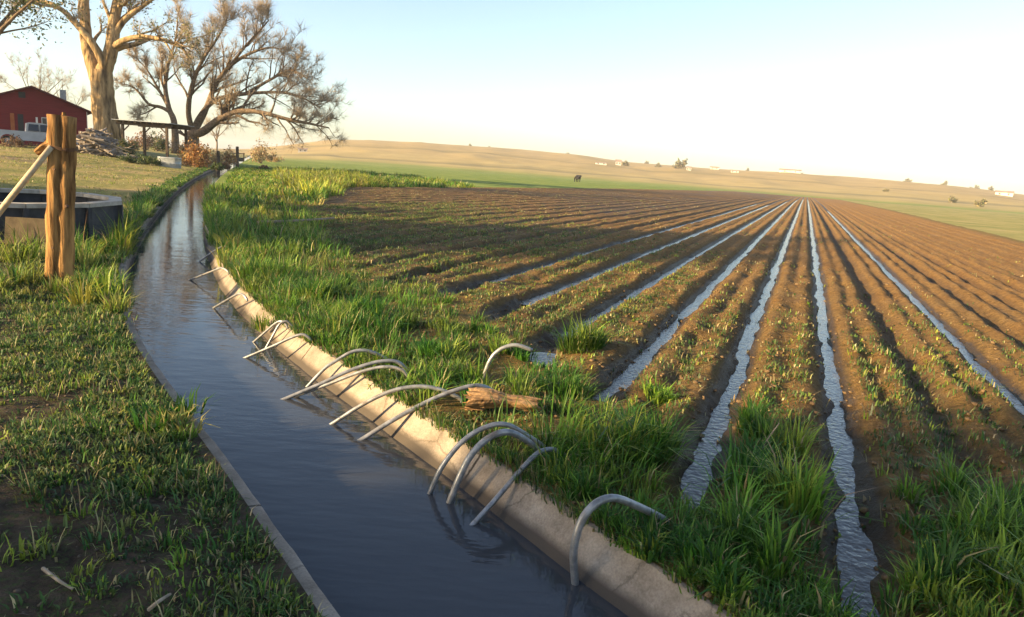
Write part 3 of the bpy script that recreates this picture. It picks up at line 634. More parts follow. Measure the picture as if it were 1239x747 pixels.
# ================================================================== LOG AND STICKS
def rough_log(name, A, B, r, label, cat, m, n=18, steps=26):
    """split log: half round with a ragged torn end and long grain ridges"""
    A = Vector(A); B = Vector(B); ax = (B - A).normalized(); sd_ = ax.cross(Vector((0, 0, 1))).normalized(); up = sd_.cross(ax)
    prof = [r * (1 + .16 * math.sin(3 * a + 1) + random.uniform(-.10, .10)) for a in np.linspace(0, 2 * math.pi, n + 1)[:-1]]
    V = []
    for i in range(steps):
        f = i / (steps - 1); taper = 1.05 - .45 * f - .12 * math.exp(-((f - .55) / .12) ** 2) + .06 * math.sin(9 * f)
        for k in range(n):
            a = 2 * math.pi * k / n; rr = prof[k] * taper * (1 + random.uniform(-.035, .035)); sh = 0
            if i == 0: sh = random.uniform(-.03, .035)
            if i == steps - 1: sh = random.uniform(-.04, .03)
            V.append(A.lerp(B, f) + ax * sh + sd_ * (math.cos(a) * rr) + up * (math.sin(a) * rr * .8 + .012 * math.sin(5 * f)))
    F = [(i * n + k, i * n + (k + 1) % n, (i + 1) * n + (k + 1) % n, (i + 1) * n + k) for i in range(steps - 1) for k in range(n)]
    c0 = len(V); V.append(A + ax * .03); V.append(B - ax * .03)
    F += [(c0, (k + 1) % n, k) for k in range(n)] + [(c0 + 1, (steps - 1) * n + k, (steps - 1) * n + (k + 1) % n) for k in range(n)]
    mb = MB(); mb.add(V, F)
    for k in range(7):
        q = A + sd_ * random.gauss(0, r * .4) + up * random.gauss(0, r * .35); mb.tube([q + ax * .1, q - ax * random.uniform(.015, .05)], [r * .14, r * .03], 5)
    return tag(mb.build(name, m), label, cat)
A = on_z(566, 484, .085); B = on_z(652, 488, .07)
rough_log('split_log', A, B, .074, 'short split piece of orange brown log lying in the grass by the tubes', 'log', M['wood_lit'])
M['stick'] = noisy('pale_stick', (.20, .16, .12), (.36, .30, .22), 20, .9, .3, .01, .1)
def stick(name, pts, r, label):
    P = [on_z(px, py, z) for px, py, z in pts]; mb = MB(); n_ = len(spline(P, 4)); mb.tube(spline(P, 4), list(np.linspace(r, r * .6, n_)), 6); return tag(mb.build(name, M['stick']), label, 'stick')
stick('fallen_pole', [(312, 269, .10), (360, 267, .14), (404, 264, .16)], .035, 'long pale pole lying in the shaded grass beyond the ditch')
stick('stick', [(180, 738, .02), (192, 728, .05), (206, 719, .03)], .008, 'pale curved stick at the bottom edge of the left bank')
stick('stick', [(52, 688, .02), (70, 702, .04), (88, 713, .02)], .007, 'dark thin twig on the bare soil of the left bank')
P = [on_z(912, 560, 0)]; P += [on_plane(px, py, P[0], np.array([0, 1., 0])) for px, py in [(922, 543), (932, 527), (943, 512)]]
mb = MB(); mb.tube(P, [.005, .005, .004, .003], 5); tag(mb.build('dry_stalk', M['stick']), 'straight pale dry stalk sticking out of grass between two furrows', 'stalk')

# ================================================================== FENCE POST
M['post'] = noisy('post_wood', (.09, .045, .02), (.45, .25, .095), 16, .95, 1.0, .05, .1, stretch=(1, 1, .1), obj=True)
M['postend'] = noisy('brace_wood', (.40, .31, .20), (.56, .46, .32), 18, .85, .3, .01, .1, obj=True)
M['wire'] = noisy('rusty_wire', (.10, .06, .04), (.2, .12, .08), 40, .7, 0, .01, .3, .6)
PY = 7.52; pb = on_z(72, 343, 0)
pz = ground_z(pb[0], PY)
root = thing('fence_post', 'weathered double log fence post with a slanting brace, standing by the tank', 'fence post', (pb[0], PY, pz))
O = np.array([pb[0], PY, pz])
def post_log(px_b, px_t, py_t, w_, dy, lab=None):
    b_ = at(px_b, 342, PY + dy); t_ = at(px_t, py_t, PY + dy); mb = MB(); pts = []; rad = []
    ks = 16
    for i in range(ks):
        f = i / (ks - 1); p = b_ + (t_ - b_) * f
        pts.append(p - O + np.array([random.gauss(0, .0025), random.gauss(0, .0025), -.15 if i == 0 else 0])); rad.append(w_ * random.uniform(.975, 1.025) * (1.06 - .08 * f))
    mb.tube(pts, rad, 12, jit=.07); return mb.build('post_log', M['post'], root, True)
post_log(66, 68.5, 139, .082, 0.0); post_log(79, 82, 141, .080, .03)
c_ = at(76, 136, PY + .05) - O; mb = MB(); mb.tube([c_ + np.array([0, 0, -.25]), c_ + np.array([0.01, 0, 0])], [.03, .018], 6, jit=.2); mb.build('splinter', M['post'], root)
for py in (181,):                             # wire wraps
    c_ = at(74, py, PY) - O; mb = MB()
    for q in range(3):
        ring = [c_ + np.array([.155 * math.cos(a), .10 * math.sin(a) + .01, .012 * q + .012 * math.sin(a * 2)]) for a in np.linspace(0, 2 * math.pi, 22)]
        mb.tube(ring, .0035, 5)
    mb.build('wire_wrap', M['wire'], root)
t_ = at(62, 178, PY - .09) - O; b0 = at(4, 251, PY - .12) - O; d = (b0 - t_); e = t_ + d * ((-.05 - t_[2]) / d[2])
mb = MB(); mb.tube([t_ + (t_ - e) * .0, t_ + (e - t_) * .35, t_ + (e - t_) * .7, e], [.030, .031, .033, .034], 8, jit=.04); mb.build('brace_pole', M['postend'], root, True)
s0 = at(44, 185, PY - .05) - O; s1 = at(64, 174, PY - .02) - O
mb = MB(); mb.tube([s0, (s0 + s1) / 2 + np.array([0, 0, .01]), s1], [.03, .05, .055], 7, jit=.2); mb.build('rail_stub', M['post'], root)
for px, py in ((66, 205), (80, 250), (64, 300)):
    c_ = at(px, py, PY - .07) - O; mb = MB(); mb.tube([c_ + np.array([0, .02, 0]), c_ + np.array([0, -.012, 0])], [.022, .012], 7, jit=.15); mb.build('knot', M['wire'], root)

# ================================================================== STOCK TANK
M['tank'] = noisy('tank_dark', (.022, .024, .03), (.05, .05, .056), 5, .65, .2, .01, .3)
M['rim'] = noisy('tank_rim', (.26, .23, .19), (.42, .38, .32), 6, .8, .3, .01, .2)
M['tan'] = noisy('tan_board', (.075, .056, .036), (.14, .105, .062), 9, .85, .3, .01, .15)
TC = np.array([-7.95, 10.95]); TR = 1.62; NS = 12
tz = ground_z(*TC) - .05
root = thing('stock_tank', 'large low round stock tank with dark panels and pale rim behind the fence post', 'tank', (TC[0], TC[1], tz))
for k in range(NS):
    a0 = 2 * math.pi * (k + .5) / NS; a1 = 2 * math.pi * (k + 1.5) / NS; am = (a0 + a1) / 2
    p0 = np.array([math.cos(a0), math.sin(a0)]); p1 = np.array([math.cos(a1), math.sin(a1)])
    def pr(ri, ro, z0, z1, sh=.004):
        q0, q1 = p0 + (p1 - p0) * sh, p1 + (p0 - p1) * sh
        V = [(*(q0 * ri), z0), (*(q0 * ro), z0), (*(q1 * ro), z0), (*(q1 * ri), z0), (*(q0 * ri), z1), (*(q0 * ro), z1), (*(q1 * ro), z1), (*(q1 * ri), z1)]
        m_ = MB(); m_.add(V, [(0, 3, 2, 1), (4, 5, 6, 7), (0, 1, 5, 4), (1, 2, 6, 5), (2, 3, 7, 6), (3, 0, 4, 7)]); return m_
    tan = (k == 7 or k == 6)
    pp = pr(TR - .06, TR, .0, .60, .004).build('side_panel', M['tan'] if False else M['tank'], root)
    pr(TR - .14, TR + .05, .603, .665, .006).build('rim_segment', M['rim'], root)
    pr(TR + .002, TR + .025, .26, .33, .0).build('band', M['tank'], pp)
for k in range(NS):
    a0 = 2 * math.pi * (k + .5) / NS; c_ = np.array([math.cos(a0), math.sin(a0)]) * (TR + .02)
    MB().box((-.035, -.035, .0), (.035, .035, .598), Matrix.Translation((c_[0], c_[1], 0)) @ Matrix.Rotation(a0, 4, 'Z')).build('stave', M['tank'], root)
mb = MB(); mb.add([(1.5 * math.cos(a), 1.5 * math.sin(a), .42) for a in np.linspace(0, 2 * math.pi, 25)[:-1]], [tuple(range(24))]); mb.build('tank_water', M['water'], root)
# tan board leaning on the tank and loose boards at its foot
p = at(24, 268, 9.0); q = ground_z(p[0], 9.0)
bo = MB().box((-.26, -.012, 0), (.24, .012, .36), Matrix.Rotation(R(-12), 4, 'X')).build('plywood_panel', M['tan']); bo.location = (p[0] - .02, 9.12, q + .10); bo.rotation_euler = (0, 0, R(8)); tag(bo, 'tan plywood panel leaning upright against the dark tank', 'panel')
for i, (px, py, ln, ry, rz_, tl) in enumerate([(20, 282, 1.3, 2, 8, 'topmost dark weathered board of the heap against the tank'), (28, 290, 1.5, -4, -4, 'middle board of the heap at the foot of the tank'), (22, 299, 1.2, 3, 3, 'pale lowest board lying in grass at the left picture edge')]):
    p = on_z(px, py, .1); q = ground_z(p[0], p[1])
    bo = MB().box((-ln / 2, -.09, -.02), (ln / 2, .09, .02)).build('loose_board', M['tan'] if i == 2 else M['post']); bo.location = (p[0] - .2, p[1], q + .12 + .03 * (2 - i)); bo.rotation_euler = (R(18 - 14 * i), R(ry), R(rz_)); tag(bo, tl, 'board', 'boards heaped by the tank')

# ================================================================== TREES
M['bark'] = noisy('cottonwood_bark', (.10, .066, .036), (.46, .315, .16), 3.2, .95, 1.0, .25, .1, stretch=(1, 1, .16), p=(.36, .6))
M['bark_dark'] = noisy('dark_bark', (.11, .08, .058), (.27, .195, .13), 6, .95, .8, .05, .1)
M['twig'] = noisy('twig_bark', (.29, .225, .16), (.45, .36, .25), 8, .95, 0, .02, .1)
M['tleaf'] = leaf_mat('tree_leaf', .3)
class Tree:
    def __init__(s): s.t = MB(); s.c = MB(); s.ends = []; s.fine = []
    def branch(s, pts, r0, r1, level, maxl, kids, up=.25, lenf=.5, minr=.006, spread=.8, lgrow=.96):
        n = len(pts); rad = list(np.linspace(r0, r1, n)); sides = 10 if level == 0 else (6 if level == 1 else (4 if level == 2 else 3))
        (s.t if level <= 1 else s.c).tube(pts, rad, sides, cap=(level < 2), jit=.06 if level == 0 else 0)
        if level >= 3:
            q_ = np.array([list(map(float, p)) for p in pts]); d_ = (q_[-1] - q_[0]); d_ = d_ / (np.linalg.norm(d_) + 1e-6); s.fine += [np.concatenate([p, d_]) for p in q_[1:]]
        if level >= maxl: s.ends.append(pts[-1]); return
        P = [np.array(p, float) for p in pts]; Lg = sum(np.linalg.norm(P[i + 1] - P[i]) for i in range(n - 1))
        nk = kids[level] if isinstance(kids, (list, tuple)) else kids
        nk = max(2, int(nk * random.uniform(.8, 1.2)))
        for k in range(nk):
            f = random.uniform(.22 if level else .26, 1.0) if k else 1.0
            i = min(int(f * (n - 1)), n - 2); g = f * (n - 1) - i; base = P[i] + (P[i + 1] - P[i]) * g
            tan = P[i + 1] - P[i]; tan /= np.linalg.norm(tan) + 1e-9
            rv_ = rng.normal(0, 1, 3); rv_ -= tan * rv_.dot(tan); rv_ /= np.linalg.norm(rv_) + 1e-9
            d = tan * random.uniform(.45, 1.0) + rv_ * spread * random.uniform(.5, 1.1) + np.array([0, 0, up]); d /= np.linalg.norm(d)
            ln = max(Lg * lenf * random.uniform(.5, 1.1) * (1.15 - .45 * f), .25)
            rr = max((r0 + (r1 - r0) * f) * random.uniform(.4, .62), minr)
            q = [base]; npt = 5 if level < 2 else 4
            for j in range(1, npt):
                d = d + rng.normal(0, .16, 3) + np.array([0, 0, up * .12]); d /= np.linalg.norm(d); q.append(q[-1] + d * ln / (npt - 1))
            s.branch(q, rr, max(rr * .35, minr * .7), level + 1, maxl, kids, up, lenf * lgrow, minr, spread, lgrow)
    def build(s, root, mt, mc, crown='crown', twigs=0, tl=.7, tr=.011):
        s.t.build('trunk', mt, root, True)
        if s.c.v: s.c.build(crown, mc, root)
        if twigs and s.ends:
            E = np.array(s.fine)
            if len(E) > 9000: E = E[rng.permutation(len(E))[:9000]]
            n = len(E) * twigs; E = np.repeat(E, twigs, 0); b = E[:, :3] - E[:, 3:] * rng.uniform(0, .25, (n, 1))
            d = E[:, 3:] + rng.normal(0, .42, (n, 3)) + np.array([0, 0, .08]); d /= np.linalg.norm(d, axis=1)[:, None]
            l = tl * rng.uniform(.4, 1.3, (n, 1)); a = np.cross(d, np.array([.3, .2, .9])); a /= np.linalg.norm(a, axis=1)[:, None] + 1e-6; c = np.cross(d, a)
            off_ = [a * tr, (-a * .5 + c * .87) * tr, (-a * .5 - c * .87) * tr]
            mid = b + d * l * .55 + rng.normal(0, .05, (n, 3)); tip = b + d * l + rng.normal(0, .09, (n, 3))
            V = np.stack([b + q for q in off_] + [mid + q * .7 for q in off_] + [tip], 1).reshape(-1, 3); i = np.arange(n)[:, None] * 7
            Q = np.concatenate([i + np.array([[k, (k + 1) % 3, 3 + (k + 1) % 3, 3 + k]]) for k in range(3)]); Tt = np.concatenate([i + np.array([[3 + k, 3 + (k + 1) % 3, 6]]) for k in range(3)])
            link('fine_twigs', np_mesh('fine_twigs', V, Tt, Q), mc, root)
def pixel_limb(pts, Y, dys=None):
    return spline([at(px, py, Y + (dys[i] if dys else 0)) for i, (px, py) in enumerate(pts)], 4)
def leaf_cloud(name, cent, n, size, cols, root, sig):
    c = cent[rng.integers(0, len(cent), n)] + rng.normal(0, sig, (n, 3)); a = rng.normal(0, 1, (n, 3)); a /= np.linalg.norm(a, axis=1)[:, None]
    b = np.cross(a, rng.normal(0, 1, (n, 3))); b /= np.linalg.norm(b, axis=1)[:, None]; s_ = size * rng.uniform(.5, 1.2, (n, 1))
    V = np.stack([c - a * s_, c + b * s_ * .5, c + a * s_, c - b * s_ * .5], 1).reshape(-1, 3); q = np.arange(n * 4).reshape(n, 4)
    return link(name, np_mesh(name, V, None, q, False, {'col': np.repeat(palette(n, cols, .2), 4, 0)}), M['tleaf'], root)
# big cottonwood
TY = 56.0
bz = at(130, 186, TY); root = thing('cottonwood_tree', 'huge sunlit cottonwood with thick forked trunk beside the red house', 'tree')
T = Tree()
T.branch(pixel_limb([(134, 190), (131, 165), (127, 140), (124, 110), (123, 85)], TY), 1.02, .72, 0, 0, 0)
T.branch(pixel_limb([(122, 100), (128, 80), (134, 62), (137, 40), (139, 20), (146, -12), (150, -40)], TY, [0, 0, 0, .3, .6, 1, 1]), .62, .3, 0, 3, [7, 6, 5], .3, .42, .012)
T.branch(pixel_limb([(119, 100), (111, 76), (105, 52), (103, 30), (102, 5), (100, -40)], TY, [.2, .4, .8, 1.2, 1.6, 2]), .52, .3, 0, 3, [7, 6, 5], .3, .4, .012)
T.branch(pixel_limb([(129, 88), (122, 70), (113, 54), (102, 40), (90, 27), (76, 13), (56, 3), (25, 0)], TY, [-.1, -.4, -.6, -.6, -.6, -.8, -1, -1]), .34, .13, 0, 3, [8, 6, 5], .15, .40, .012)
T.branch(pixel_limb([(134, 60), (148, 50), (168, 45), (190, 47), (208, 52), (222, 60), (228, 72)], TY, [0, -.4, -.8, -1, -1, -1, -.8]), .25, .08, 0, 3, [11, 6, 5], .35, .42, .012)
T.branch(pixel_limb([(138, 45), (146, 30), (158, 18), (172, 8), (190, -5)], TY, [.2, .3, .5, .6, .6]), .26, .12, 0, 3, [8, 6, 5], .3, .45, .012)
T.build(root, M['bark'], M['twig'], twigs=1, tl=.8, tr=.011)
# buttress flare
leaf_cloud('leaf_buds', np.array([list(map(float, e)) for e in T.ends]), 2600, .10, [(.16, .17, .05), (.22, .2, .07), (.13, .13, .05)], root, .22)
# spreading bare tree
BY = 66.0; root = thing('bare_tree', 'wide spreading bare tree whose low branches reach right over the ditch', 'tree')
T = Tree(); KD = [13, 8, 6, 3]
T.branch(pixel_limb([(233, 186), (233, 172), (233, 160)], BY), .62, .55, 0, 0, 0)
T.branch(pixel_limb([(230, 163), (245, 160), (258, 150), (270, 142), (288, 135), (315, 136), (350, 145), (376, 150), (398, 155)], BY, [0, -.5, -1, -1.4, -1.6, -2, -2, -2, -2]), .42, .06, 0, 3, [26, 8, 6], .16, .24, .010, .95, 1.3)
T.branch(pixel_limb([(233, 162), (240, 145), (255, 125), (275, 117), (305, 113), (340, 112), (365, 118), (386, 130)], BY, [0, 0, .3, .6, .5, .2, 0, 0]), .29, .05, 0, 3, [26, 8, 6], .24, .26, .010, .95, 1.3)
T.branch(pixel_limb([(234, 160), (246, 140), (260, 105), (276, 82), (300, 66), (325, 58), (345, 60)], BY, [0, .5, 1, 1, 1.2, 1.5, 1.5]), .30, .05, 0, 3, [24, 8, 6], .34, .30, .010, .95, 1.25)
T.branch(pixel_limb([(276, 84), (292, 62), (310, 42), (325, 25)], BY, [1, .6, .4, .2]), .16, .05, 0, 3, [14, 8, 6], .4, .45, .010, .95, 1.1)
T.branch(pixel_limb([(233, 160), (228, 135), (232, 105), (244, 75), (262, 48), (275, 25)], BY, [0, -.6, -1.2, -1.5, -1.8, -2]), .27, .05, 0, 3, [24, 8, 6], .34, .30, .010, .95, 1.25)
T.branch(pixel_limb([(300, 112), (330, 95), (352, 85), (376, 98)], BY, [.5, 0, -.5, -.8]), .15, .04, 0, 3, [16, 8, 6], .28, .4, .010, .95, 1.15)
T.build(root, M['bark_dark'], M['twig'], twigs=2, tl=.9, tr=.009)
# smaller bare tree just left of it
root = thing('bare_tree', 'smaller bare tree with upright dark trunk left of the spreading tree', 'tree')
T = Tree(); BY = 63.0
T.branch(pixel_limb([(212, 186), (212, 165), (210, 145), (204, 130), (200, 105), (203, 80), (212, 50), (215, 25)], BY), .34, .05, 0, 3, [14, 8, 6], .35, .3, .012)
T.branch(pixel_limb([(206, 136), (195, 130), (180, 126), (168, 112), (158, 104), (146, 102)], BY, [0, 0, -.3, -.6, -.6, -.4]), .17, .03, 0, 3, [10, 7, 5], .1, .35, .012)
T.branch(pixel_limb([(190, 129), (178, 136), (168, 140)], BY, [0, -.4, -.6]), .08, .03, 0, 3, [7, 6, 4], .0, .45, .012)
T.branch(pixel_limb([(205, 132), (190, 105), (178, 85), (165, 70)], BY), .14, .03, 0, 3, [10, 7, 5], .3, .4, .012)
T.branch(pixel_limb([(213, 158), (222, 163), (230, 168)], BY), .14, .10, 0, 0, 0)
T.build(root, M['bark_dark'], M['twig'], twigs=1, tl=.8, tr=.010)
# a generic leafy / bare tree standing on the ground
def ground_tree(name, label, x, y, h, rad, trunk_r, kids, nleaf, lsize, cols, sig, barkm='bark_dark', z=None, lo=.35, group=None, up=.3):
    root = thing(name, label, 'tree', group=group); T = Tree(); z = ground_z(x, y) if z is None else z
    top = np.array([x, y, z + h * .45]); T.branch([np.array([x, y, z - .2]), np.array([x + .1, y, z + h * .2]), top], trunk_r, trunk_r * .7, 0, 0, 0)
    nl = 7
    for k in range(nl):
        a = 2 * math.pi * k / nl + random.uniform(-.3, .3); e = random.uniform(.35, 1.1)
        st = np.array([x, y, z + h * random.uniform(lo * .7, .45)])
        dv = np.array([math.cos(a) * math.cos(e) * rad, math.sin(a) * math.cos(e) * rad, math.sin(e) * h * .55])
        T.branch(spline([st, st + dv * .5 + rng.normal(0, .15, 3), st + dv], 3), trunk_r * .5, .03, 0, 3, kids, up, .45, .012)
    T.build(root, M[barkm], M['twig'], twigs=0 if nleaf else 1, tl=1.0, tr=.012)
    if nleaf: leaf_cloud('leaves', np.array([list(map(float, e)) for e in T.ends]), nleaf, lsize, cols, root, sig)
    return root
LC = [(.10, .12, .05), (.14, .15, .06), (.08, .10, .04), (.18, .17, .08)]
p = at(-28, 150, 36.0); ground_tree('leafy_tree', 'grey green leafy tree whose branches enter at the top left corner', p[0], 36.0, 11.5, 4.4, .3, [6, 5, 4], 9000, .10, LC, .35)
# trees that shade the ditch and the yard, standing left of and behind the photographer
random.seed(21); rng = np.random.default_rng(21)
lx, ly = math.sin(R(SUN_AZ)), math.cos(R(SUN_AZ)); nx, ny = -ly, lx
def lw(l, w_): return lx * l + nx * w_, ly * l + ny * w_
for i, (l, w_, h, rd, nl, lab) in enumerate([
    (-22, -2.3, 13.5, 5.0, 19000, 'broad leafy tree behind the left bank, nearest to the ditch'),
    (-24, -8.0, 14.0, 5.4, 20000, 'second leafy tree of the row behind the left bank'),
    (-22, -14.5, 13.5, 5.2, 20000, 'third leafy tree of the row behind the left bank'),
    (-26, -22, 12.0, 5.0, 9000, 'last leafy tree of the row behind the left bank'),
    (-24, 15.0, 12.0, 3.4, 8500, 'slim leafy tree out on the left beyond the tank'),
    (-30, 23, 12.0, 3.8, 5000, 'thin crowned tree further left on the lawn'),
    (-23, 72, 12.0, 5.0, 11000, 'leafy tree beside the red house, out of the picture on the left'),
    (-29, 64, 12.0, 5.0, 11000, 'leafy tree left of the parked pickup, out of the picture')]):
    x, y = lw(l, w_); ground_tree('leafy_tree', lab, x, y, h, rd, .3, [6, 5, 4], nl, .2, LC, .5, z=float(left_z(np.array([x]), np.array([y]))[0]), lo=.22, group='leafy trees left of the picture')

# ================================================================== FARMYARD
def place(px, Y, py=186):
    p = at(px, py, Y); return np.array([p[0], Y, ground_z(p[0], Y)])
M['red'] = noisy('red_siding', (.16, .019, .025), (.22, .028, .034), 3, .8, .2, .01, .2, stretch=(.3, .3, 6))
M['roof'] = noisy('roof_metal', (.09, .022, .022), (.14, .035, .032), 2, .6, .1, .01, .3)
M['white'] = noisy('white_paint', (.62, .62, .60), (.78, .77, .74), 3, .5, 0, .01, .4)
M['dark'] = noisy('dark_recess', (.02, .022, .028), (.035, .036, .04), 3, .6, 0, .01, .3)
M['orange'] = noisy('orange_door', (.34, .10, .035), (.42, .14, .05), 3, .7, 0, .01, .3)
mg, tg, bg_ = mat('glass', (.02, .025, .035), .06, .5); M['glass'] = mg
M['galv'] = noisy('galvanised', (.26, .28, .30), (.38, .40, .42), 6, .45, .2, .01, .5, .5)
M['beam'] = noisy('beam_wood', (.06, .045, .035), (.12, .09, .065), 6, .9, .3, .02, .1)
# red house: gable wall faces the ditch
HY = 62.0; ridge = at(38, 104, HY); dv = ridge - CAM; dv[2] = 0; dv /= np.linalg.norm(dv); eave = on_plane(112, 136, ridge, dv)
wv = eave - ridge; wv[2] = 0; HWd = np.linalg.norm(wv); wv /= HWd
gz = ground_z(ridge[0], HY) - .1; hr = ridge[2] - gz; he = eave[2] - gz; yaw = math.atan2(wv[1], wv[0])
root = thing('red_house', 'long low red house with gable end at the left edge', 'house', (ridge[0], ridge[1], gz), yaw)
ov = .45; iw = HWd - ov; ie = he + (hr - he) * ov / HWd - .12; DP = 16
mb = MB(); V = [(-iw, 0, 0), (iw, 0, 0), (iw, 0, ie), (0, 0, hr - .12), (-iw, 0, ie)]; V += [(x, DP, z) for x, y, z in V]
mb.add(V, [(0, 1, 2, 3, 4), (9, 8, 7, 6, 5), (0, 5, 6, 1), (1, 6, 7, 2), (2, 7, 8, 3), (3, 8, 9, 4), (4, 9, 5, 0)]); wl = mb.build('wall', M['red'], root)
nb_ = 14                                               # lap siding boards on the gable
for k in range(nb_):
    z0 = .15 + (hr - .6) * k / nb_; z1 = .15 + (hr - .6) * (k + 1) / nb_ - .03
    hw_ = iw if z1 < ie else iw * max((hr - .12 - z1) / (hr - .12 - ie), .03) - .05
    MB().box((-hw_, -.03, z0), (hw_, -.004, z1)).build('siding_board', M['red'], wl)
for sg in (-1, 1):
    mb = MB(); V = [(0, -.6, hr), (sg * HWd, -.6, he), (sg * HWd, DP + .5, he), (0, DP + .5, hr)]; V += [(x, y, z - .11) for x, y, z in V]
    mb.add(V, [(0, 1, 2, 3), (7, 6, 5, 4), (0, 4, 5, 1), (1, 5, 6, 2), (2, 6, 7, 3), (3, 7, 4, 0)]); mb.build('roof', M['roof'], root)
def on_wall(px, py):
    p = on_plane(px, py, np.array([ridge[0], ridge[1], 0]), dv); q = p - ridge; return q[0] * wv[0] + q[1] * wv[1], p[2] - gz
def wall_box(name, px0, py0, px1, py1, m, d0, d1, par=None):
    x0, z1 = on_wall(px0, py0); x1, z0 = on_wall(px1, py1); return MB().box((x0, -d1, max(z0, .02)), (x1, -d0, z1)).build(name, m, par or root)
dr = wall_box('doorway', 21, 138, 30, 172, M['dark'], .032, .05)
wall_box('door', 12, 137, 19, 170, M['orange'], .032, .09)
wn = wall_box('window', 50, 142, 58, 158, M['white'], .032, .07); wall_box('pane', 51, 143, 57, 157, M['glass'], .073, .08, wn)
wall_box('wall_lamp', 43, 142, 46, 150, M['white'], .032, .2)
vt = wall_box('attic_vent', 22, 111, 31, 119, M['dark'], .032, .06)
MB().box((iw - .02, -.034, .3), (iw + .03, .02, ie - .1)).build('corner_trim', M['white'], root)
MB().box((HWd * .55 - .25, 6, hr * .8), (HWd * .55 + .25, 6.5, hr + .25)).build('vent_pipe', M['galv'], root)
# white pickup parked in front of the house
p = place(44, 55.0); root = thing('pickup_truck', 'silver white pickup truck parked in front of the red house', 'pickup truck', p, yaw + R(4))
M['car'] = noisy('white_car_paint', (.36, .37, .39), (.44, .45, .47), 2, .3, 0, .01, .5)
M['tyre'] = noisy('tyre_rubber', (.015, .015, .016), (.03, .03, .03), 8, .9, 0, .01, .2)
def sect(mb, prof, y0, y1, inset=.0):
    n = len(prof); V = [(x, y0 + inset * (z > 1.1), z) for x, z in prof] + [(x, y1 - inset * (z > 1.1), z) for x, z in prof]
    mb.add(V, [tuple(range(n)), tuple(range(n, 2 * n))[::-1]] + [(i, (i + 1) % n, n + (i + 1) % n, n + i) for i in range(n)]); return mb
def arch(cx, r=.47, n=7): return [(cx - r * math.cos(math.pi * k / n), .48 + r * math.sin(math.pi * k / n) * .85) for k in range(n + 1)]
prof = [(-2.75, .48)] + arch(-1.75) + arch(1.7) + [(2.7, .48), (2.75, .8), (2.62, 1.08), (1.35, 1.18), (-.55, 1.16), (-2.78, 1.18)]
bd = sect(MB(), prof, -.95, .95).build('body', M['car'], root)
sect(MB(), [(-.62, 1.165), (1.32, 1.185), (.75, 1.78), (.4, 1.84), (-.35, 1.84), (-.55, 1.76)], -.9, .9, .12).build('cab', M['car'], root)
for sg, nm in ((-1, 'front'), (1, 'rear')):
    for x0, x1, x2, x3 in ((.28, 1.12, .70, .28), (-.5, .18, .18, -.42)):
        yy = sg * .915 if False else sg * .86
        mb = MB(); V = [(x0, sg * .912, 1.22), (x1, sg * .912, 1.22), (x2, sg * .80, 1.72), (x3, sg * .80, 1.72)]; V += [(x, y - sg * .02, z) for x, y, z in V]
        mb.add(V, [(0, 1, 2, 3), (7, 6, 5, 4), (0, 4, 5, 1), (1, 5, 6, 2), (2, 6, 7, 3), (3, 7, 4, 0)]); mb.build('window', M['glass'], root)
    for cx in (-1.75, 1.7):
        mb = MB(); mb.tube([(cx, sg * .72, .38), (cx, sg * .97, .38)], .38, 18); wh = mb.build('wheel', M['tyre'], root)
        mb = MB(); mb.tube([(cx, sg * .965, .38), (cx, sg * .985, .38)], .22, 14); mb.build('rim', M['galv'], wh)
    MB().box((2.60, sg * .62 - .2, .82), (2.77, sg * .62 + .2, 1.0)).build('headlight', M['glass'], root)
    MB().box((-2.80, sg * .82 - .1, .8), (-2.72, sg * .82 + .1, 1.1)).build('tail_light', M['red'], root)
MB().box((2.72, -.92, .45), (2.86, .92, .66)).build('bumper', M['galv'], root); MB().box((-2.88, -.92, .45), (-2.76, .92, .62)).build('bumper', M['galv'], root)
# firewood pile with branches and a blue grey tarp
c0 = place(118, 50.0); root = thing('firewood_pile', 'grey heap of firewood and brush at the foot of the big cottonwood', 'woodpile', c0)
M['fire'] = noisy('grey_firewood', (.15, .125, .105), (.34, .29, .25), 4, .95, .4, .02, .1)
mb = MB()
for k in range(230):
    f = random.random(); xx = random.gauss(0, .95); hmax = max(0, 1.75 * (1 - abs(xx) / 1.9)); zz = random.uniform(0, 1) * hmax; yy = random.gauss(-.2, .5)
    a = random.uniform(-.5, .5) + (math.pi / 2 if random.random() < .5 else 0); l = random.uniform(.3, .6); b = random.uniform(-.4, .4); r = random.uniform(.04, .095)
    d = np.array([math.cos(a) * math.cos(b), math.sin(a) * math.cos(b), math.sin(b)]) * l; q = np.array([xx, yy, zz + .06]); mb.tube([q - d, q + d], r, 6)
mb.build('logs', M['fire'], root)['kind'] = 'stuff'
mb = MB()
for k in range(26):
    q = np.array([random.uniform(-.6, 2.2), random.uniform(-.9, .2), random.uniform(.1, .9)]); a = random.uniform(-.8, .8); d = np.array([math.cos(a), random.uniform(-.3, .3), math.sin(a) - .15]) * random.uniform(.5, 1.1); mb.tube([q - d, q, q + d], [.03, .025, .012], 5)
mb.build('brush', M['stick'], root)['kind'] = 'stuff'
xs = np.linspace(-.1, 1.25, 10); ys = np.linspace(-.75, .35, 8); Xg, Yg = np.meshgrid(xs, ys, indexing='ij'); Zg = 1.45 - .85 * (Xg + .1) + .12 * vnoise(Xg * 3, Yg * 3, 8)
mt = noisy('tarp', (.10, .12, .24), (.22, .24, .36), 4, .6, .3, .02, .3)
tp = link('tarp', grid_mesh('tarp', Xg, Yg, Zg), mt, root)
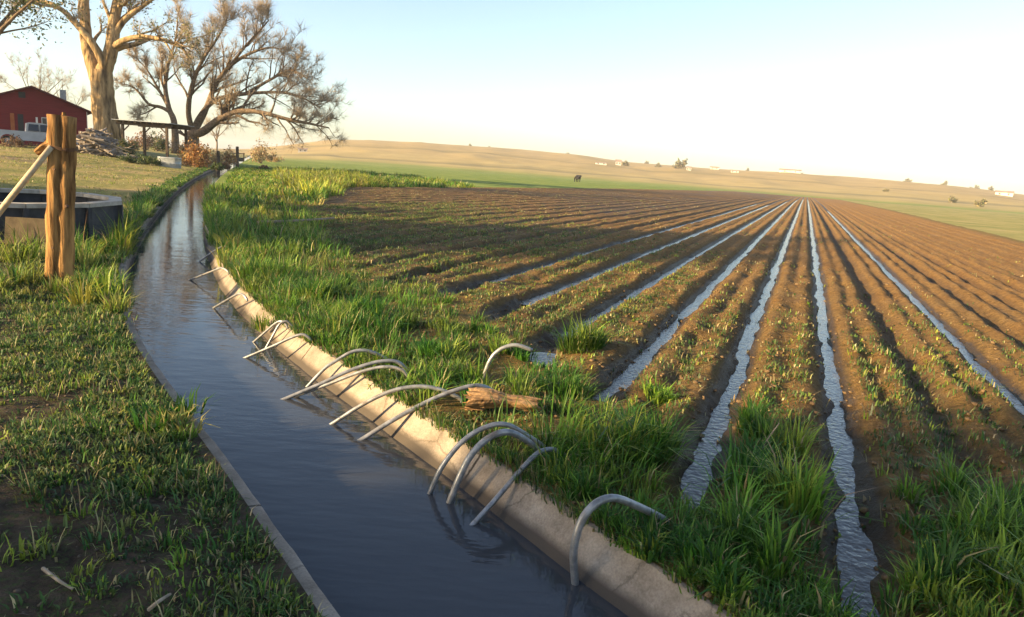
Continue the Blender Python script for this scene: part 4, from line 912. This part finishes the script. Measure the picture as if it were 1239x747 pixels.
# timber frame pergola
A = place(147, 53.0); B = place(204, 53.0); zt = at(150, 147, 53.0)[2]; zt2 = at(204, 152, 53.0)[2]
root = thing('pergola', 'dark flat roofed timber shelter frame between the trees', 'pergola', A); W_ = B[0] - A[0]; h0 = zt - A[2]
for dx in (0.15, W_ - .1):
    for dy in (0, 3.0):
        MB().box((dx - .08, dy - .08, -.2), (dx + .08, dy + .08, h0 - .24)).build('post', M['beam'], root)
        MB().box((-.28, -.03, -.04), (.28, .03, .04), Matrix.Translation((dx + (.26 if dx < 1 else -.26), dy, h0 - .46)) @ Matrix.Rotation(R(-45 if dx < 1 else 45), 4, 'Y')).build('knee_brace', M['beam'], root)
for dy in (0, 3.0): MB().box((-.3, dy - .07, h0 - .238), (W_ + .25, dy + .07, h0 - .04)).build('beam', M['beam'], root)
for k in range(9): MB().box((k * (W_ - .1) / 8 - .05, -.4, h0 - .037), (k * (W_ - .1) / 8 + .05, 3.4, h0 + .06)).build('rafter', M['beam'], root)
MB().box((-.4, -.5, h0 + .063), (W_ + .35, 3.5, h0 + .10)).build('roof_sheet', M['galv'], root)
# galvanised trough
c0 = place(205, 46.0); root = thing('water_trough', 'oblong galvanised trough on the lawn near the orange shrub', 'trough', c0)
mb = MB(); ns = 28; ring = [(.38 * math.copysign(1, math.cos(a)) + .35 * math.cos(a), .35 * math.sin(a)) for a in np.linspace(0, 2 * math.pi, ns + 1)[:-1]]
V = []; 
for z, f in ((-.02, .95), (.2, .97), (.24, 1.0), (.28, .98), (.58, 1.0), (.61, 1.03), (.63, 1.0), (.6, .96), (.1, .93)): V += [(x * f, y * f, z) for x, y in ring]
F = [(i * ns + k, i * ns + (k + 1) % ns, (i + 1) * ns + (k + 1) % ns, (i + 1) * ns + k) for i in range(8) for k in range(ns)] + [tuple(8 * ns + k for k in range(ns))]
mb.add(V, F).build('tub', M['galv'], root, True)
mb = MB(); mb.add([(x * .93, y * .93, .5) for x, y in ring], [tuple(range(ns))]); mb.build('trough_water', M['water'], root)
# shrubs
def shrub(name, label, p, w_, h, n, size, cols, group=None, cat='shrub'):
    root = thing(name, label, cat, p, group=group); mb = MB(); ends = []
    for k in range(max(8, int(n / 60))):
        a = random.uniform(0, 6.28); e = random.uniform(.25, 1.45); l = random.uniform(.55, 1.0)
        d = np.array([math.cos(a) * math.cos(e) * w_ / 2, math.sin(a) * math.cos(e) * w_ / 2, math.sin(e) * h]) * l
        pts = [np.array([d[0] * .08, d[1] * .08, -.05]), d * .5 + rng.normal(0, .05, 3) * h, d]; mb.tube(pts, [.02 * h, .014 * h, .006 * h], 4); ends += [d, d * .7, d * .85 + rng.normal(0, .06, 3) * h, d * .5]
    mb.build('stems', M['twig'], root); leaf_cloud('foliage', np.array(ends), n, size, cols, root, .10 * h); return root
ORG = [(.34, .17, .055), (.40, .22, .08), (.26, .12, .04), (.44, .27, .11)]
BRW = [(.20, .12, .07), (.28, .18, .10), (.15, .09, .06)]
GRN = [(.05, .08, .025), (.07, .10, .03), (.09, .11, .04)]
TAN = [(.36, .26, .13), (.42, .31, .17), (.30, .21, .10)]
shrub('orange_shrub', 'bright orange dry shrub at the foot of the spreading tree', place(238, 52.0), 2.6, 1.75, 2600, .10, ORG)
shrub('dry_shrub', 'rounded tan dry shrub just right of the spreading trunk', place(222, 55.0), 1.6, 1.9, 900, .09, TAN + ORG)
shrub('green_shrub', 'dark green bush between the cottonwood trunk and the pergola', place(152, 52.0), 2.4, 1.35, 1500, .09, GRN + [(.14, .12, .05)])
for px, Y, w_, h, cl, lab in [(172, 46, 1.9, .75, GRN, 'low dark green bush under the pergola'), (184, 45.5, 1.8, .6, GRN, 'flat dark green bush just left of the trough'), (158, 45.5, 1.8, .55, GRN, 'flat dark green bush beside the firewood pile'),
      (262, 62, 3.0, 1.7, TAN, 'tan thicket right of the orange shrub'), (276, 70, 3.0, 1.6, TAN + ORG, 'tan thicket left of the tall grey post'), (262, 50, 1.2, .6, GRN, 'small green bush in front of the tan thicket'),
      (272, 56, .9, .55, BRW, 'small brown bush near the tall grey post'), (316, 90, 3.4, 3.2, TAN, 'pointed tan shrub beyond the end of the ditch'), (330, 110, 4, 1.6, TAN, 'low tan brush right of the pointed shrub'), (318, 60, 1.2, .35, BRW, 'low dark brown mound of brush on the ditch bank'),
      (178, 90, 3, 2.4, BRW, 'brown bush seen through the pergola, left one'), (190, 92, 2.4, 3.0, GRN, 'dark green bush seen through the pergola'), (196, 95, 3, 2.4, BRW, 'brown bush seen through the pergola, right one'), (165, 96, 3, 2.2, BRW, 'brown bush next to the cottonwood seen through the pergola'),
      (60, 52, 3.2, .8, BRW, 'low brown brush in front of the pickup, near the fence post'), (20, 51, 3.0, .75, BRW, 'low brown brush in front of the pickup at the left edge')]:
    q = at(px, 188, Y); zz = ground_z(q[0], Y); shrub('shrub', lab, (q[0], Y, zz), w_, h, 700, .085 * (Y / 52), cl)
# posts by the ditch end
for px, Y, h, lab in [(287, 58.0, 1.75, 'tall dark wooden post beside the far end of the ditch'), (264, 60.0, 1.3, 'short wooden post in front of the tan thicket'), (249, 61.0, 1.3, 'short wooden post beside the orange shrub')]:
    q = place(px, Y, 186); mb = MB(); mb.tube([(0, 0, -.3), (.02, 0, h * .5), (0, .01, h)], [.13, .12, .11], 8, jit=.06); o = mb.build('wooden_post', M['beam']); o.location = q; tag(o, lab, 'post', 'posts by the ditch')
# check gate across the far end of the ditch
sx, sy = off(np.array([100.0]), np.array([0.0])); _, _, tx, ty = ditch(np.array([100.0]))
root = thing('ditch_gate', 'dark check gate across the far end of the ditch', 'gate', (float(sx[0]), float(sy[0]), WATER), -math.atan2(tx[0], ty[0]))
for s_ in (-1, 1): MB().box((s_ * .62 - .07, -.07, -.3), (s_ * .62 + .07, .07, 1.25)).build('gate_post', M['beam'], root)
MB().box((-.55, -.03, .12), (.55, .03, .62)).build('gate_board', M['dark'], root); MB().box((-.75, -.06, 1.1), (.75, .06, 1.22)).build('crossbar', M['beam'], root)

# faint bare trees far behind the house
for px, Y, h, lab in [(48, 120, 15, 'faint bare tree above the roof of the red house'), (78, 130, 13, 'second faint bare tree right of the roof ridge'), (262, 150, 9, 'faint bare tree far behind the spreading tree')]:
    q = at(px, 175, Y); ground_tree('bare_tree', lab, q[0], Y, h, h * .32, .2, [6, 5, 3], 0, .1, LC, .3, z=.3)

# ================================================================== FAR THINGS ON THE HILLS
def hill_at(px, r):
    d = ray(px, 200); a = math.atan2(d[0], d[1]); x, y = r * math.sin(a), r * math.cos(a); return x, y, hill_z(x, y)
M['far_white'] = noisy('far_white_wall', (.46, .42, .35), (.56, .52, .45), .3, .7, 0, .01, .2)
M['far_roof'] = noisy('far_roof', (.24, .16, .12), (.30, .22, .17), .3, .8, 0, .01, .2)
def far_house(px, r, w_, d_, h, rh, lab, rz=0):
    x, y, z = hill_at(px, r); w_ *= .6; d_ *= .7; h *= .62; rh *= .7; root = thing('farmhouse', lab, 'house', (x, y, z - .3), rz - math.atan2(x, y))
    MB().box((-w_ / 2, -d_ / 2, -1), (w_ / 2, d_ / 2, h)).build('wall', M['far_white'], root)
    mb = MB(); e = .4; V = [(-w_ / 2 - e, -d_ / 2 - e, h), (w_ / 2 + e, -d_ / 2 - e, h), (w_ / 2 + e, d_ / 2 + e, h), (-w_ / 2 - e, d_ / 2 + e, h), (-w_ / 2 - e, 0, h + rh), (w_ / 2 + e, 0, h + rh)]
    mb.add(V, [(0, 1, 5, 4), (2, 3, 4, 5), (0, 4, 3), (1, 2, 5), (0, 3, 2, 1)]).build('roof', M['far_roof'], root)
    for k in (-.25, .25): MB().box((w_ * k - .4, -d_ / 2 - .06, h * .35), (w_ * k + .4, -d_ / 2 - .003, h * .8)).build('window', M['dark'], root)
far_house(748, 520, 6.5, 6, 4.2, 2.2, 'small white farmhouse with brown roof left of the hillside gap')
far_house(727, 470, 12, 5, 2.2, .7, 'long low white shed left of the small farmhouse')
far_house(834, 500, 5, 5, 3.4, 1.2, 'white hut beside a round tree below the ridge')
far_house(890, 540, 9, 5, 2.6, .8, 'low white shed right of the white hut')
far_house(865, 640, 12, 6, 3, 1.2, 'pale house high up between white hut and long barn')
far_house(957, 600, 26, 8, 3.4, 1.2, 'long pale barn on the slope under the skyline')
far_house(1222, 560, 16, 8, 3.6, 1.6, 'pale farm building at the right edge of the skyline')
far_house(366, 420, 8, 5, 2.6, 1.0, 'pale shed at the foot of the hill right of the bare tree')
FT = [(567, 760, 5, 'pair of dots of bush on the hill crest, left one'), (686, 770, 5, 'lone dark bush on the hill crest above the cow'), (758, 530, 7, 'dark bush touching the small white farmhouse'), (782, 760, 6, 'round bush on the skyline right of the farmhouse'), (796, 540, 6, 'dark bush left of the white hut'), (824, 510, 11, 'round green tree beside the white hut'),
      (906, 770, 6, 'bush on the skyline left of the long barn'), (970, 770, 5, 'bush on the skyline above the long barn'), (1102, 770, 7, 'wide bush on the right skyline'), (1148, 765, 8, 'tallest dark bush on the right skyline'), (1160, 330, 5, 'round olive bush in the meadow at right'), (1198, 300, 5, 'brownish bush in the meadow near the right edge'), (1205, 770, 8, 'dark bush on the skyline beside the right farm building'), (1185, 780, 7, 'small dark bush on the far right skyline'), (1078, 380, 3, 'small bush at the meadow edge below the ridge'), (590, 765, 4, 'pair of dots of bush on the hill crest, right one')]
for px, r, h, lab in FT:
    x, y, z = hill_at(px, r); shrub('far_bush', lab, (x, y, z - .2), h * 1.3, h * .6, 420, h * .09, [(.22, .20, .08), (.27, .22, .10), (.18, .16, .07)], 'bushes on the far hills', 'bush')
# black cow seen end on in the green meadow
p = at(699, 219, 140.0); z = float(right_z(np.array([p[0]]), np.array([140.0]))[0]); z = max(z, hill_z(p[0], 140.0))
M['cow'] = noisy('black_hide', (.010, .009, .010), (.02, .018, .018), 4, .7, 0, .01, .2)
sk = bpy.data.meshes.new('body'); V = [(0, 1.1, 1.02), (0, .55, 1.05), (0, 0, 1.02), (0, -.5, 1.05), (0, -.85, 1.22), (0, -1.1, 1.3), (0, -1.4, 1.12),
     (.22, -.5, .75), (.2, -.52, .4), (.2, -.5, .04), (-.22, -.5, .75), (-.2, -.52, .4), (-.2, -.5, .04), (.22, .95, .78), (.2, 1.1, .42), (.2, 1.02, .04), (-.22, .95, .78), (-.2, 1.1, .42), (-.2, 1.02, .04), (0, 1.3, .9), (0, 1.34, .45), (.24, -1.1, 1.36), (-.24, -1.1, 1.36)]
E_ = [(0, 1), (1, 2), (2, 3), (3, 4), (4, 5), (5, 6), (3, 7), (7, 8), (8, 9), (3, 10), (10, 11), (11, 12), (0, 13), (13, 14), (14, 15), (0, 16), (16, 17), (17, 18), (0, 19), (19, 20), (5, 21), (5, 22)]
rd = [.34, .38, .42, .36, .24, .17, .11, .14, .09, .07, .14, .09, .07, .18, .09, .07, .18, .09, .07, .04, .05, .04, .04]
sk.from_pydata(V, E_, []); ob = bpy.data.objects.new('body', sk); C.objects.link(ob); md = ob.modifiers.new('skin', 'SKIN'); ob.modifiers.new('sub', 'SUBSURF').levels = 1
for i, r_ in enumerate(rd): sk.skin_vertices[0].data[i].radius = (r_, r_) if sk.skin_vertices else None
sk.skin_vertices[0].data[2].use_root = True
dg = bpy.context.evaluated_depsgraph_get(); me = bpy.data.meshes.new_from_object(ob.evaluated_get(dg)); bpy.data.objects.remove(ob)
ob = link('cow', me, M['cow']); ob.location = (p[0], 140.0, z); ob.rotation_euler = (0, 0, R(20)); tag(ob, 'black cow standing alone in the green meadow behind the field', 'cow')

# ================================================================== HAZE
hm = bpy.data.materials.new('haze'); hm.use_nodes = True; t = hm.node_tree; t.nodes.clear()
ho = t.nodes.new('ShaderNodeOutputMaterial'); hv = t.nodes.new('ShaderNodeVolumePrincipled'); hv.inputs['Color'].default_value = (.88, .93, 1.0, 1); hv.inputs['Density'].default_value = .0003
t.links.new(hv.outputs[0], ho.inputs['Volume'])
hz = MB().box((-2300, -2300, float(Zh.min()) - 1), (2300, 2300, max(float(Zh.max()), 24) + 2)).build('haze', hm); tag(hz, 'thin pale evening haze over the whole valley', 'haze', kind='stuff')
